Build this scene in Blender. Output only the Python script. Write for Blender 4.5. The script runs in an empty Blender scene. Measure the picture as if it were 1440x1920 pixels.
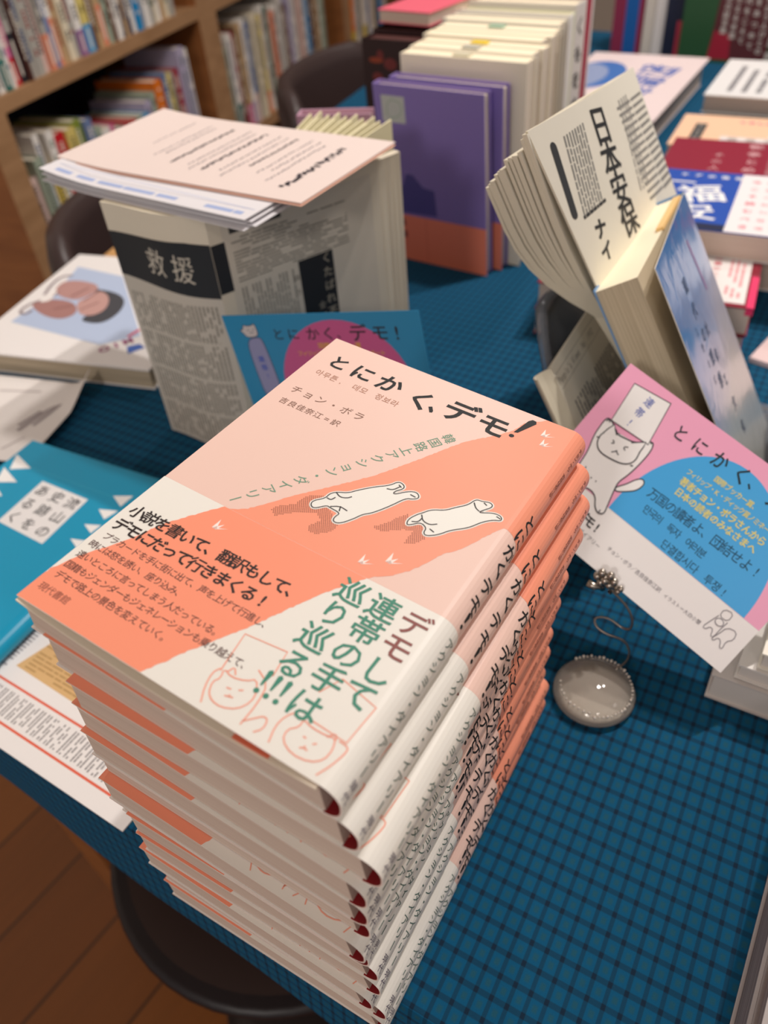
import bpy, bmesh, math, random
from mathutils import Vector, Matrix
from mathutils.geometry import tessellate_polygon

SC = bpy.context.scene
COL = SC.collection
random.seed(7)
TABLE_Z = 0.72            # table top height (m); scene dimensions below are mm on the table top

# ------------------------------------------------------------------ camera
CAM_R = Matrix(((0.85015527, -0.31117643, 0.42474139),
                (0.52144035, 0.60948993, -0.59717835),
                (-0.07304778, 0.72917162, 0.68042102)))
CAM_P = Vector((142.342, -167.520, 411.352))
FPX = 1471.87             # focal length in pixels of the 1440 x 1920 frame


def W(v):
    return Vector((v[0] / 1000, v[1] / 1000, TABLE_Z + v[2] / 1000))


cd = bpy.data.cameras.new('camera')
cam = bpy.data.objects.new('camera', cd)
COL.objects.link(cam)
cam.matrix_world = Matrix.Translation(W(CAM_P)) @ CAM_R.to_4x4()
cd.sensor_fit = 'VERTICAL'
cd.sensor_height = 24.0
cd.lens = FPX * 24.0 / 1920
cd.clip_start = 0.02
cd.dof.use_dof = True
cd.dof.focus_distance = 0.325
cd.dof.aperture_fstop = 5.4
SC.camera = cam

# ------------------------------------------------------------------ colour management, world
SC.view_settings.view_transform = 'Standard'
SC.view_settings.look = 'None'
SC.view_settings.gamma = 1.0
SC.view_settings.use_curve_mapping = False
SC.view_settings.exposure = -0.19
wd = bpy.data.worlds.new('world')
SC.world = wd
wd.use_nodes = True
wd.node_tree.nodes['Background'].inputs[0].default_value = (1.0, 0.90, 0.85, 1)
wd.node_tree.nodes['Background'].inputs[1].default_value = 0.47


# ------------------------------------------------------------------ lights: ceiling spotlights of the shop, plus added fill spots
def spot(x, y, z, tx, ty, tz, watts, radius, cone, col=(1, 0.925, 0.865)):
    l = bpy.data.lights.new('ceiling_or_fill_spot', 'SPOT')
    l.energy = watts
    l.color = col
    l.shadow_soft_size = radius
    l.spot_size = math.radians(cone)
    l.spot_blend = 0.6
    o = bpy.data.objects.new('ceiling_or_fill_spot', l)
    COL.objects.link(o)
    o.location = (x, y, z)
    d = Vector((tx, ty, tz)) - Vector((x, y, z))
    o.rotation_euler = d.to_track_quat('-Z', 'Y').to_euler()
    return o


spot(0.36, 1.19, 2.62, 0.1, 0.2, 0.72, 86, 0.02, 110)
spot(1.9, 0.35, 2.62, 0.1, 0.2, 0.72, 9, 0.2, 110)  # weak soft fill added on the right for the spines
spot(1.1, -1.3, 2.55, 0.1, 0.2, 0.72, 16, 0.12, 100)  # fill added at front right to brighten the newsletter and card
spot(-0.55, 2.1, 2.62, -0.3, 1.1, 0.72, 40, 0.06, 110)
spot(0.15, 0.9, 2.62, -1.4, 1.3, 0.6, 72, 0.06, 120)
spot(0.3, -2.5, 2.3, -0.1, 0.3, 0.72, 80, 0.2, 90)  # low front fill, added to lift upright faces and the card


# ------------------------------------------------------------------ materials
def lin(h):
    h = h.lstrip('#')
    out = []
    for i in (0, 2, 4):
        c = int(h[i:i + 2], 16) / 255
        out.append(c / 12.92 if c <= 0.04045 else ((c + 0.055) / 1.055) ** 2.4)
    return (out[0], out[1], out[2], 1.0)


_mc = {}


def M(hexc, rough=0.55, metal=0.0, spec=0.35):
    k = (hexc, rough, metal, spec)
    if k in _mc:
        return _mc[k]
    m = bpy.data.materials.new('paint_' + hexc.lstrip('#'))
    m.use_nodes = True
    b = m.node_tree.nodes['Principled BSDF']
    b.inputs['Base Color'].default_value = lin(hexc)
    b.inputs['Roughness'].default_value = rough
    b.inputs['Metallic'].default_value = metal
    b.inputs['Specular IOR Level'].default_value = spec
    _mc[k] = m
    return m


class NT:
    """small helper to build node materials"""
    def __init__(s, name):
        s.m = bpy.data.materials.new(name)
        s.m.use_nodes = True
        s.t = s.m.node_tree
        s.b = s.t.nodes['Principled BSDF']

    def n(s, typ, **kw):
        nd = s.t.nodes.new(typ)
        for k, v in kw.items():
            setattr(nd, k, v)
        return nd

    def l(s, a, b):
        s.t.links.new(a, b)

    def math(s, op, a, b=None, c=None):
        nd = s.n('ShaderNodeMath', operation=op)
        for i, v in enumerate((a, b, c)):
            if v is None:
                continue
            if isinstance(v, (int, float)):
                nd.inputs[i].default_value = v
            else:
                s.l(v, nd.inputs[i])
        return nd.outputs[0]

    def mix(s, f, a, b):
        nd = s.n('ShaderNodeMix', data_type='RGBA')
        for i, v in ((0, f), (6, a), (7, b)):
            if isinstance(v, (int, float)):
                nd.inputs[i].default_value = v
            elif isinstance(v, tuple):
                nd.inputs[i].default_value = v
            else:
                s.l(v, nd.inputs[i])
        return nd.outputs[2]


def mat_pages(name, c1, c2, axis='Z', scale=900.0):
    """page edges: very fine lines across the thickness"""
    k = NT(name)
    tc = k.n('ShaderNodeTexCoord')
    mp = k.n('ShaderNodeMapping')
    sc = {'Z': (6, 6, scale), 'X': (scale, 6, 6), 'Y': (6, scale, 6)}[axis]
    mp.inputs['Scale'].default_value = sc
    k.l(tc.outputs['Object'], mp.inputs['Vector'])
    nz = k.n('ShaderNodeTexNoise')
    nz.inputs['Scale'].default_value = 1.0
    nz.inputs['Detail'].default_value = 2.0
    k.l(mp.outputs['Vector'], nz.inputs['Vector'])
    rm = k.n('ShaderNodeMapRange')
    rm.inputs['From Min'].default_value = 0.35
    rm.inputs['From Max'].default_value = 0.65
    k.l(nz.outputs['Fac'], rm.inputs['Value'])
    k.l(k.mix(rm.outputs['Result'], lin(c1), lin(c2)), k.b.inputs['Base Color'])
    k.b.inputs['Roughness'].default_value = 0.8
    k.b.inputs['Specular IOR Level'].default_value = 0.15
    return k.m


def mat_wood(name, c1, c2, scale=(1.2, 14, 14), rough=0.5):
    k = NT(name)
    tc = k.n('ShaderNodeTexCoord')
    mp = k.n('ShaderNodeMapping')
    mp.inputs['Scale'].default_value = scale
    k.l(tc.outputs['Object'], mp.inputs['Vector'])
    nz = k.n('ShaderNodeTexNoise')
    nz.inputs['Scale'].default_value = 2.2
    nz.inputs['Detail'].default_value = 5.0
    nz.inputs['Distortion'].default_value = 0.6
    k.l(mp.outputs['Vector'], nz.inputs['Vector'])
    rm = k.n('ShaderNodeMapRange')
    rm.inputs['From Min'].default_value = 0.3
    rm.inputs['From Max'].default_value = 0.7
    k.l(nz.outputs['Fac'], rm.inputs['Value'])
    k.l(k.mix(rm.outputs['Result'], lin(c1), lin(c2)), k.b.inputs['Base Color'])
    k.b.inputs['Roughness'].default_value = rough
    return k.m


def mat_floor():
    k = NT('floor_planks')
    tc = k.n('ShaderNodeTexCoord')
    mp = k.n('ShaderNodeMapping')
    mp.inputs['Rotation'].default_value = (0, 0, math.radians(94))
    k.l(tc.outputs['Object'], mp.inputs['Vector'])
    br = k.n('ShaderNodeTexBrick')
    br.offset = 0.4
    br.inputs['Scale'].default_value = 1.0
    br.inputs['Brick Width'].default_value = 1.1
    br.inputs['Row Height'].default_value = 0.115
    br.inputs['Mortar Size'].default_value = 0.0022
    br.inputs['Color1'].default_value = lin('#96581f')
    br.inputs['Color2'].default_value = lin('#7e4616')
    br.inputs['Mortar'].default_value = lin('#3a1f0c')
    k.l(mp.outputs['Vector'], br.inputs['Vector'])
    mp2 = k.n('ShaderNodeMapping')
    mp2.inputs['Scale'].default_value = (2.5, 40, 1)
    k.l(mp.outputs['Vector'], mp2.inputs['Vector'])
    nz = k.n('ShaderNodeTexNoise')
    nz.inputs['Scale'].default_value = 2.0
    nz.inputs['Detail'].default_value = 4.0
    k.l(mp2.outputs['Vector'], nz.inputs['Vector'])
    f = k.math('MULTIPLY', nz.outputs['Fac'], 0.45)
    k.l(k.mix(f, br.outputs['Color'], lin('#5c3413')), k.b.inputs['Base Color'])
    k.b.inputs['Roughness'].default_value = 0.42
    return k.m


def mat_plaid():
    """woven check: dark double bands both ways, greenish centre in each cell"""
    k = NT('tablecloth_plaid')
    tc = k.n('ShaderNodeTexCoord')
    sx = k.n('ShaderNodeSeparateXYZ')
    mp = k.n('ShaderNodeMapping')
    mp.vector_type = 'TEXTURE'
    mp.inputs['Location'].default_value = (0.13469, 0.05055, 0)
    mp.inputs['Rotation'].default_value = (0, 0, math.radians(2.0))
    k.l(tc.outputs['Object'], mp.inputs['Vector'])
    k.l(mp.outputs['Vector'], sx.inputs['Vector'])
    tri, cen = [], []
    geo = k.n('ShaderNodeNewGeometry')
    for out, pitch in (('X', 0.0076118), ('Y', 0.0101706)):
        co = sx.outputs[out]
        if out == 'Y':      # follow the cloth down its overhang
            co = k.math('ADD', co, k.math('MINIMUM', sx.outputs['Z'], 0.0))
        u = k.math('DIVIDE', co, pitch)
        d = k.math('ABSOLUTE', k.math('SUBTRACT', k.math('FRACT', k.math('ADD', u, 0.5)), 0.5))   # 0 on a line .. .5 mid cell
        a = k.n('ShaderNodeMapRange', interpolation_type='SMOOTHSTEP')
        a.inputs['From Min'].default_value = 0.10
        a.inputs['From Max'].default_value = 0.17
        a.inputs['To Min'].default_value = 1.0
        a.inputs['To Max'].default_value = 0.0
        k.l(d, a.inputs['Value'])
        tri.append(a.outputs['Result'])
        c = k.n('ShaderNodeMapRange', interpolation_type='SMOOTHSTEP')
        c.inputs['From Min'].default_value = 0.26
        c.inputs['From Max'].default_value = 0.42
        k.l(d, c.inputs['Value'])
        cen.append(c.outputs['Result'])
    base = lin('#0c567c')
    green = k.math('MULTIPLY', cen[0], cen[1])
    col = k.mix(k.math('MULTIPLY', green, 0.55), base, lin('#2a5557'))
    anyl = k.math('MAXIMUM', tri[0], tri[1])
    both = k.math('MULTIPLY', tri[0], tri[1])
    col = k.mix(k.math('MULTIPLY', anyl, 0.82), col, lin('#143c55'))
    col = k.mix(k.math('MULTIPLY', both, 0.85), col, lin('#17202f'))
    wv = k.n('ShaderNodeTexNoise')
    wv.inputs['Scale'].default_value = 1500.0
    k.l(tc.outputs['Object'], wv.inputs['Vector'])
    col = k.mix(k.math('MULTIPLY', wv.outputs['Fac'], 0.30), col, lin('#0a3650'))
    k.l(col, k.b.inputs['Base Color'])
    bp = k.n('ShaderNodeBump')
    bp.inputs['Strength'].default_value = 0.25
    bp.inputs['Distance'].default_value = 0.0004
    k.l(wv.outputs['Fac'], bp.inputs['Height'])
    k.l(bp.outputs['Normal'], k.b.inputs['Normal'])
    k.b.inputs['Roughness'].default_value = 0.9
    k.b.inputs['Specular IOR Level'].default_value = 0.15
    return k.m


def mat_clear(name, col=(0.93, 0.95, 0.97, 1), rough=0.06, haze=0.12, hazecol='#c9ccd2', ior=1.45):
    """thin clear plastic: see-through, faintly milky, glossy by Fresnel"""
    k = NT(name)
    t = k.t
    t.nodes.remove(k.b)
    out = t.nodes['Material Output']
    tr = k.n('ShaderNodeBsdfTransparent')
    tr.inputs['Color'].default_value = col
    df = k.n('ShaderNodeBsdfDiffuse')
    df.inputs['Color'].default_value = lin(hazecol)
    gl_ = k.n('ShaderNodeBsdfGlossy')
    gl_.inputs['Roughness'].default_value = rough
    fz = k.n('ShaderNodeFresnel')
    fz.inputs['IOR'].default_value = ior
    m1 = k.n('ShaderNodeMixShader')
    m1.inputs[0].default_value = haze
    k.l(tr.outputs[0], m1.inputs[1])
    k.l(df.outputs[0], m1.inputs[2])
    m2 = k.n('ShaderNodeMixShader')
    k.l(fz.outputs[0], m2.inputs[0])
    k.l(m1.outputs[0], m2.inputs[1])
    k.l(gl_.outputs[0], m2.inputs[2])
    k.l(m2.outputs[0], out.inputs['Surface'])
    return k.m


def mat_sea():
    """blue-to-pale cover art under a rumpled glossy plastic sleeve"""
    k = NT('sea_cover')
    tc = k.n('ShaderNodeTexCoord')
    sp = k.n('ShaderNodeSeparateXYZ')
    k.l(tc.outputs['Object'], sp.inputs['Vector'])
    nz = k.n('ShaderNodeTexNoise')
    nz.inputs['Scale'].default_value = 6.0
    nz.inputs['Detail'].default_value = 0.5
    nz.inputs['Distortion'].default_value = 1.0
    k.l(tc.outputs['Object'], nz.inputs['Vector'])
    t = k.math('ADD', k.math('MULTIPLY', sp.outputs['Y'], -6.0), k.math('MULTIPLY', sp.outputs['X'], 1.6))
    t = k.math('ADD', t, k.math('MULTIPLY', k.math('SUBTRACT', nz.outputs['Fac'], 0.5), 0.7))
    cr = k.n('ShaderNodeValToRGB')
    k.l(t, cr.inputs['Fac'])
    e = cr.color_ramp.elements
    e[0].position, e[0].color = 0.05, lin('#1668b0')
    e[1].position, e[1].color = 0.98, lin('#b9bcba')
    for p, c in ((0.32, '#3f7fbe'), (0.5, '#86a0cc'), (0.72, '#a9b2cc')):
        q = e.new(p)
        q.color = lin(c)
    k.l(cr.outputs['Color'], k.b.inputs['Base Color'])
    k.b.inputs['Roughness'].default_value = 0.35
    k.b.inputs['Coat Weight'].default_value = 0.9
    k.b.inputs['Coat Roughness'].default_value = 0.12
    n2 = k.n('ShaderNodeTexNoise')
    n2.inputs['Scale'].default_value = 26.0
    n2.inputs['Distortion'].default_value = 1.2
    k.l(tc.outputs['Object'], n2.inputs['Vector'])
    bp = k.n('ShaderNodeBump')
    bp.inputs['Strength'].default_value = 0.25
    bp.inputs['Distance'].default_value = 0.003
    k.l(n2.outputs['Fac'], bp.inputs['Height'])
    k.l(bp.outputs['Normal'], k.b.inputs['Coat Normal'])
    return k.m


PAGE = mat_pages('page_edges_z', '#c9b5a7', '#d6c4b6', 'Z', 3000)
PAGE_CREAM = mat_pages('page_edges_cream', '#e6dcc0', '#f4ecd4', 'Y', 420)
PAGE_X = mat_pages('page_edges_x', '#cfc2ae', '#e2d7c6', 'Y', 700)
WHITE = M('#f2ece6')
INK = M('#1c1f22', 0.6)
GREYINK = M('#6a6560', 0.6)
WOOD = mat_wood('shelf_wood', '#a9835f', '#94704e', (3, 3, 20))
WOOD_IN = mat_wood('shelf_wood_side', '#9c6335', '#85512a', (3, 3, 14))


# ------------------------------------------------------------------ geometry helpers (mm)
_gc = {}


def glyph(ch, bold=0.0):
    k = (ch, bold)
    if k in _gc:
        return _gc[k]
    cu = bpy.data.curves.new('t', 'FONT')
    cu.body = ch
    cu.resolution_u = 2
    cu.offset = bold
    cu.fill_mode = 'FRONT'
    ob = bpy.data.objects.new('t', cu)
    COL.objects.link(ob)
    me = bpy.data.meshes.new_from_object(ob)
    vs = [(v.co.x, v.co.y) for v in me.vertices]
    fs = [tuple(p.vertices) for p in me.polygons]
    bpy.data.objects.remove(ob)
    bpy.data.curves.remove(cu)
    bpy.data.meshes.remove(me)
    _gc[k] = (vs, fs)
    return _gc[k]


def bbox(vs):
    xs = [v[0] for v in vs]
    ys = [v[1] for v in vs]
    return min(xs), max(xs), min(ys), max(ys)


_ref = bbox(glyph('国')[0])
EMC = ((_ref[0] + _ref[1]) / 2, (_ref[2] + _ref[3]) / 2)
EMW = (_ref[1] - _ref[0]) / 0.88


def clip_tri(tri, u, side):
    out = []
    n = len(tri)
    for i in range(n):
        a, b = tri[i], tri[(i + 1) % n]
        ia = (a[0] - u) * side >= 0
        ib = (b[0] - u) * side >= 0
        if ia:
            out.append(a)
        if ia != ib:
            t = (u - a[0]) / (b[0] - a[0])
            out.append((u, a[1] + t * (b[1] - a[1])))
    return out


class Frame:
    """flat frame: point = O + u X + v Y + h N"""
    def __init__(s, O, X, Y):
        s.O = Vector(O)
        s.X = Vector(X).normalized()
        s.Y = Vector(Y)
        s.Y = (s.Y - s.X * s.Y.dot(s.X)).normalized()
        s.N = s.X.cross(s.Y)

    def __call__(s, u, v, h=0.0):
        return s.O + s.X * u + s.Y * v + s.N * h


FLAT = Frame((0, 0, 0), (1, 0, 0), (0, 1, 0))


class MB:
    def __init__(s):
        s.v, s.f, s.fm, s.mats = [], [], [], []

    def mi(s, m):
        if m not in s.mats:
            s.mats.append(m)
        return s.mats.index(m)

    def face(s, pts, m):
        i = len(s.v)
        s.v += [tuple(p) for p in pts]
        s.f.append(tuple(range(i, i + len(pts))))
        s.fm.append(s.mi(m))

    def box(s, x0, x1, y0, y1, z0, z1, m, fr=FLAT, sides=None):
        """sides: dict of per-face materials  x- x+ y- y+ z- z+"""
        sides = sides or {}
        P = lambda x, y, z: fr(x, y, z)
        c = {'z-': [(x0, y0, z0), (x0, y1, z0), (x1, y1, z0), (x1, y0, z0)],
             'z+': [(x0, y0, z1), (x1, y0, z1), (x1, y1, z1), (x0, y1, z1)],
             'y-': [(x0, y0, z0), (x1, y0, z0), (x1, y0, z1), (x0, y0, z1)],
             'y+': [(x1, y1, z0), (x0, y1, z0), (x0, y1, z1), (x1, y1, z1)],
             'x-': [(x0, y1, z0), (x0, y0, z0), (x0, y0, z1), (x0, y1, z1)],
             'x+': [(x1, y0, z0), (x1, y1, z0), (x1, y1, z1), (x1, y0, z1)]}
        for k, q in c.items():
            s.face([P(*p) for p in q], sides.get(k, m))

    def sheet(s, grid, thick, m, mb=None):
        """grid[i][j] of points -> thin closed sheet; thick offsets along the local normal"""
        mb = mb or m
        ni, nj = len(grid), len(grid[0])
        g = [[Vector(p) for p in row] for row in grid]
        N = [[None] * nj for _ in range(ni)]
        for i in range(ni):
            for j in range(nj):
                a = g[min(i + 1, ni - 1)][j] - g[max(i - 1, 0)][j]
                b = g[i][min(j + 1, nj - 1)] - g[i][max(j - 1, 0)]
                N[i][j] = a.cross(b).normalized()
        base = len(s.v)
        for i in range(ni):
            for j in range(nj):
                s.v.append(tuple(g[i][j]))
        for i in range(ni):
            for j in range(nj):
                s.v.append(tuple(g[i][j] - N[i][j] * thick))
        id0 = lambda i, j: base + i * nj + j
        id1 = lambda i, j: base + ni * nj + i * nj + j
        ma, mbk = s.mi(m), s.mi(mb)

        def add(f, k):
            s.f.append(f)
            s.fm.append(k)
        for i in range(ni - 1):
            for j in range(nj - 1):
                add((id0(i, j), id0(i + 1, j), id0(i + 1, j + 1), id0(i, j + 1)), ma)
                add((id1(i, j), id1(i, j + 1), id1(i + 1, j + 1), id1(i + 1, j)), mbk)
        for i in range(ni - 1):
            add((id0(i + 1, 0), id0(i, 0), id1(i, 0), id1(i + 1, 0)), mbk)
            add((id0(i, nj - 1), id0(i + 1, nj - 1), id1(i + 1, nj - 1), id1(i, nj - 1)), mbk)
        for j in range(nj - 1):
            add((id0(0, j), id0(0, j + 1), id1(0, j + 1), id1(0, j)), mbk)
            add((id0(ni - 1, j + 1), id0(ni - 1, j), id1(ni - 1, j), id1(ni - 1, j + 1)), mbk)

    # --- flat printing on a mapping fr(u, v, h)
    def emit(s, vs, tris, fr, h, m, breaks=None):
        k = s.mi(m)
        if not breaks:
            i0 = len(s.v)
            s.v += [tuple(fr(p[0], p[1], h)) for p in vs]
            for t in tris:
                s.f.append(tuple(i0 + q for q in t))
                s.fm.append(k)
            return
        for t in tris:
            polys = [[vs[q] for q in t]]
            for b in breaks:
                nxt = []
                for pl in polys:
                    us = [q[0] for q in pl]
                    if min(us) < b < max(us):
                        for sd in (-1, 1):
                            c = clip_tri(pl, b, sd)
                            if len(c) >= 3:
                                nxt.append(c)
                    else:
                        nxt.append(pl)
                polys = nxt
            for pl in polys:
                i0 = len(s.v)
                s.v += [tuple(fr(q[0], q[1], h)) for q in pl]
                s.f.append(tuple(range(i0, i0 + len(pl))))
                s.fm.append(k)

    def poly(s, pts, fr, h, m, breaks=None):
        tr = tessellate_polygon([[Vector((p[0], p[1], 0)) for p in pts]])
        out = []
        for a, b, c in tr:
            A, B, Cc = pts[a], pts[b], pts[c]
            ar = (B[0] - A[0]) * (Cc[1] - A[1]) - (B[1] - A[1]) * (Cc[0] - A[0])
            if abs(ar) > 1e-9:
                out.append((a, b, c) if ar > 0 else (a, c, b))
        s.emit(pts, out, fr, h, m, breaks)

    def ell(s, cu, cv, ru, rv, fr, h, m, n=28, a0=0, a1=360):
        s.poly([(cu + ru * math.cos(math.radians(a0 + (a1 - a0) * i / n)), cv + rv * math.sin(math.radians(a0 + (a1 - a0) * i / n)))
                for i in range(n + (0 if a1 - a0 == 360 else 1))], fr, h, m)

    def rect(s, u0, v0, u1, v1, fr, h, m, breaks=None):
        s.poly([(u0, v0), (u1, v0), (u1, v1), (u0, v1)], fr, h, m, breaks)

    def stroke(s, pts, w, fr, h, m, closed=False, smooth=0, breaks=None):
        for _ in range(smooth):
            q = []
            n = len(pts)
            rng = range(n) if closed else range(n - 1)
            if not closed:
                q.append(pts[0])
            for i in rng:
                a, b = pts[i], pts[(i + 1) % n]
                q += [(a[0] * .75 + b[0] * .25, a[1] * .75 + b[1] * .25), (a[0] * .25 + b[0] * .75, a[1] * .25 + b[1] * .75)]
            if not closed:
                q.append(pts[-1])
            pts = q
        n = len(pts)
        L, Rr = [], []
        for i in range(n):
            if closed:
                a, b = pts[i - 1], pts[(i + 1) % n]
            else:
                a, b = pts[max(i - 1, 0)], pts[min(i + 1, n - 1)]
            dx, dy = b[0] - a[0], b[1] - a[1]
            l = math.hypot(dx, dy) or 1
            L.append((pts[i][0] - dy / l * w / 2, pts[i][1] + dx / l * w / 2))
            Rr.append((pts[i][0] + dy / l * w / 2, pts[i][1] - dx / l * w / 2))
        vs = L + Rr
        tr = []
        for i in range(n if closed else n - 1):
            j = (i + 1) % n
            tr += [(n + i, n + j, j), (n + i, j, i)]
        s.emit(vs, tr, fr, h, m, breaks)

    def chars(s, txt, p0, p1, size, fr, h, m, vert=False, bold=0.0, breaks=None, wid=1.0):
        """characters centred evenly from p0 (first) to p1 (last)"""
        n = len(txt)
        dx, dy = p1[0] - p0[0], p1[1] - p0[1]
        l = math.hypot(dx, dy) or 1
        d = (dx / l, dy / l)
        if vert:
            up = (-d[0], -d[1])
            rt = (up[1], -up[0])
        else:
            rt = d
            up = (-d[1], d[0])
        for i, ch in enumerate(txt):
            if ch in ' \u3000':
                continue
            t = i / (n - 1) if n > 1 else 0
            c = (p0[0] + dx * t, p0[1] + dy * t)
            vs, fs = glyph(ch, min(bold, 0.007) if 0x4e00 <= ord(ch) <= 0x9fff else bold)
            if not vs:
                continue
            bb = bbox(vs)
            k = size / EMW
            full = ord(ch) >= 0x2000 and ch not in '！'
            ex, ey = EMC if full else ((bb[0] + bb[1]) / 2, EMC[1])
            r, u = rt, up
            off = (0, 0)
            if vert and ch in 'ー（）＝':
                r, u = (-up[0], -up[1]), rt
                ex, ey = (bb[0] + bb[1]) / 2, (bb[2] + bb[3]) / 2
            elif vert and ch in '、。':
                off = (0.55, 0.55)
            q = []
            for vx, vy in vs:
                a = ((vx - ex) / EMW + off[0]) * size * wid
                b = ((vy - ey) / EMW + off[1]) * size
                q.append((c[0] + r[0] * a + u[0] * b, c[1] + r[1] * a + u[1] * b))
            s.emit(q, fs, fr, h, m, breaks)
            if bold >= 0.01 and 0x4e00 <= ord(ch) <= 0x9fff:     # heavier strokes: printed again a hair to each side
                for e, (ou, ov) in enumerate(((1, 0), (-1, 0), (0, .7))):
                    k_ = size * min(bold, .022) * .8
                    s.emit([(x + ou * k_, y + ov * k_) for x, y in q], fs, fr, h + .004 * (e + 1), m, breaks)

    def greek(s, u0, v0, u1, v1, fr, h, m, rows, vertical=False, gap=0.45, rnd=None, fill=0.85):
        """unreadable small print: broken lines filling a rectangle"""
        rnd = rnd or random
        if vertical:
            step = (u1 - u0) / rows
            for i in range(rows):
                a = u0 + step * (i + 0.5)
                v = v1
                while v > v0:
                    ln = rnd.uniform(0.05, 0.16) * (v1 - v0)
                    if rnd.random() < fill:
                        s.rect(a - step * gap / 2, max(v - ln, v0), a + step * gap / 2, v, fr, h, m)
                    v -= ln + rnd.uniform(0.006, 0.02) * (v1 - v0)
        else:
            step = (v1 - v0) / rows
            for i in range(rows):
                b = v1 - step * (i + 0.5)
                u = u0
                end = u1 if rnd.random() < 0.8 else u0 + (u1 - u0) * rnd.uniform(.4, .9)
                while u < end:
                    ln = rnd.uniform(0.05, 0.16) * (u1 - u0)
                    if rnd.random() < fill:
                        s.rect(u, b - step * gap / 2, min(u + ln, end), b + step * gap / 2, fr, h, m)
                    u += ln + rnd.uniform(0.006, 0.02) * (u1 - u0)

    def tube(s, pts, r, m, n=8, rs=None):
        pts = [Vector(p) for p in pts]
        rings = []
        up = Vector((0.3, 0.2, 1)).normalized()
        for i, p in enumerate(pts):
            t = (pts[min(i + 1, len(pts) - 1)] - pts[max(i - 1, 0)]).normalized()
            a = t.cross(up)
            if a.length < 1e-4:
                a = t.cross(Vector((1, 0, 0)))
            a.normalize()
            b = t.cross(a)
            rr = rs[i] if rs else r
            rings.append([p + a * math.cos(2 * math.pi * k / n) * rr + b * math.sin(2 * math.pi * k / n) * rr for k in range(n)])
        i0 = len(s.v)
        for rg in rings:
            s.v += [tuple(q) for q in rg]
        k = s.mi(m)
        for i in range(len(rings) - 1):
            for j in range(n):
                a, b = i0 + i * n + j, i0 + i * n + (j + 1) % n
                s.f.append((a, b, b + n, a + n))
                s.fm.append(k)
        s.f.append(tuple(i0 + j for j in reversed(range(n))))
        s.fm.append(k)
        s.f.append(tuple(i0 + (len(rings) - 1) * n + j for j in range(n)))
        s.fm.append(k)

    def lathe(s, prof, m, n=32, c=(0, 0, 0), sx=1, sy=1):
        i0 = len(s.v)
        k = s.mi(m)
        for r, z in prof:
            for j in range(n):
                a = 2 * math.pi * j / n
                s.v.append((c[0] + r * sx * math.cos(a), c[1] + r * sy * math.sin(a), c[2] + z))
        for i in range(len(prof) - 1):
            for j in range(n):
                a, b = i0 + i * n + j, i0 + i * n + (j + 1) % n
                s.f.append((a, b, b + n, a + n))
                s.fm.append(k)
        s.f.append(tuple(i0 + j for j in reversed(range(n))))
        s.fm.append(k)
        s.f.append(tuple(i0 + (len(prof) - 1) * n + j for j in range(n)))
        s.fm.append(k)

    def ball(s, c, r, m, n=10):
        prof = [(max(r * math.sin(math.pi * i / n), 1e-3 * r), -r * math.cos(math.pi * i / n)) for i in range(n + 1)]
        s.lathe(prof, m, n=12, c=c)

    def slab(s, pts, z0, z1, m, mtop=None, mside=None):
        """vertical prism over a 2D outline (counter-clockwise)"""
        s.face([(p[0], p[1], z1) for p in pts], mtop or m)
        s.face([(p[0], p[1], z0) for p in reversed(pts)], m)
        n = len(pts)
        for i in range(n):
            a, b = pts[i], pts[(i + 1) % n]
            s.face([(a[0], a[1], z0), (b[0], b[1], z0), (b[0], b[1], z1), (a[0], a[1], z1)], mside or m)

    def mesh(s, name, smooth=False):
        me = bpy.data.meshes.new(name)
        me.from_pydata([(v[0] / 1000, v[1] / 1000, v[2] / 1000) for v in s.v], [], s.f)
        for m in s.mats:
            me.materials.append(m)
        me.polygons.foreach_set('material_index', s.fm)
        if smooth:
            me.polygons.foreach_set('use_smooth', [True] * len(s.f))
        me.update()
        return me

    def build(s, name, parent=None, smooth=False, loc=None, rz=None):
        o = bpy.data.objects.new(name, s.mesh(name, smooth))
        COL.objects.link(o)
        if parent:
            o.parent = parent
        if loc is not None:
            o.location = loc
        if rz is not None:
            o.rotation_euler = (0, 0, rz)
        return o


def tag(o, label=None, cat=None, group=None, kind=None):
    if label:
        o['label'] = label
    if cat:
        o['category'] = cat
    if group:
        o['group'] = group
    if kind:
        o['kind'] = kind
    return o


def thing(name, label, cat, loc=(0, 0, 0), rz=0.0, group=None, mat=None):
    """Empty at the thing's base; loc in mm on the table"""
    o = bpy.data.objects.new(name, None)
    o.empty_display_size = 0.02
    COL.objects.link(o)
    if mat is not None:
        o.matrix_world = mat
    else:
        o.location = W(loc)
        o.rotation_euler = (0, 0, rz)
    return tag(o, label, cat, group)


def copy_tree(o, parent=None):
    c = o.copy()
    COL.objects.link(c)
    if parent:
        c.parent = parent
    for ch in list(o.children):
        copy_tree(ch, c)
    return c


def struct(name, mb, smooth=False, **kw):
    o = mb.build(name, smooth=smooth, **kw)
    o.location = (0, 0, TABLE_Z)
    return tag(o, kind='structure')


def ray(px, py):
    return CAM_R @ Vector(((px - 720) / FPX, -(py - 960) / FPX, -1.0))


def up(px, py, z=0.0):
    """point on the level z (mm) seen at that place of the photograph"""
    d = ray(px, py)
    return CAM_P + d * ((z - CAM_P.z) / d.z)


def upp(px, py, P, n):
    d = ray(px, py)
    n = Vector(n)
    return CAM_P + d * ((Vector(P) - CAM_P).dot(n) / d.dot(n))


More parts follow.
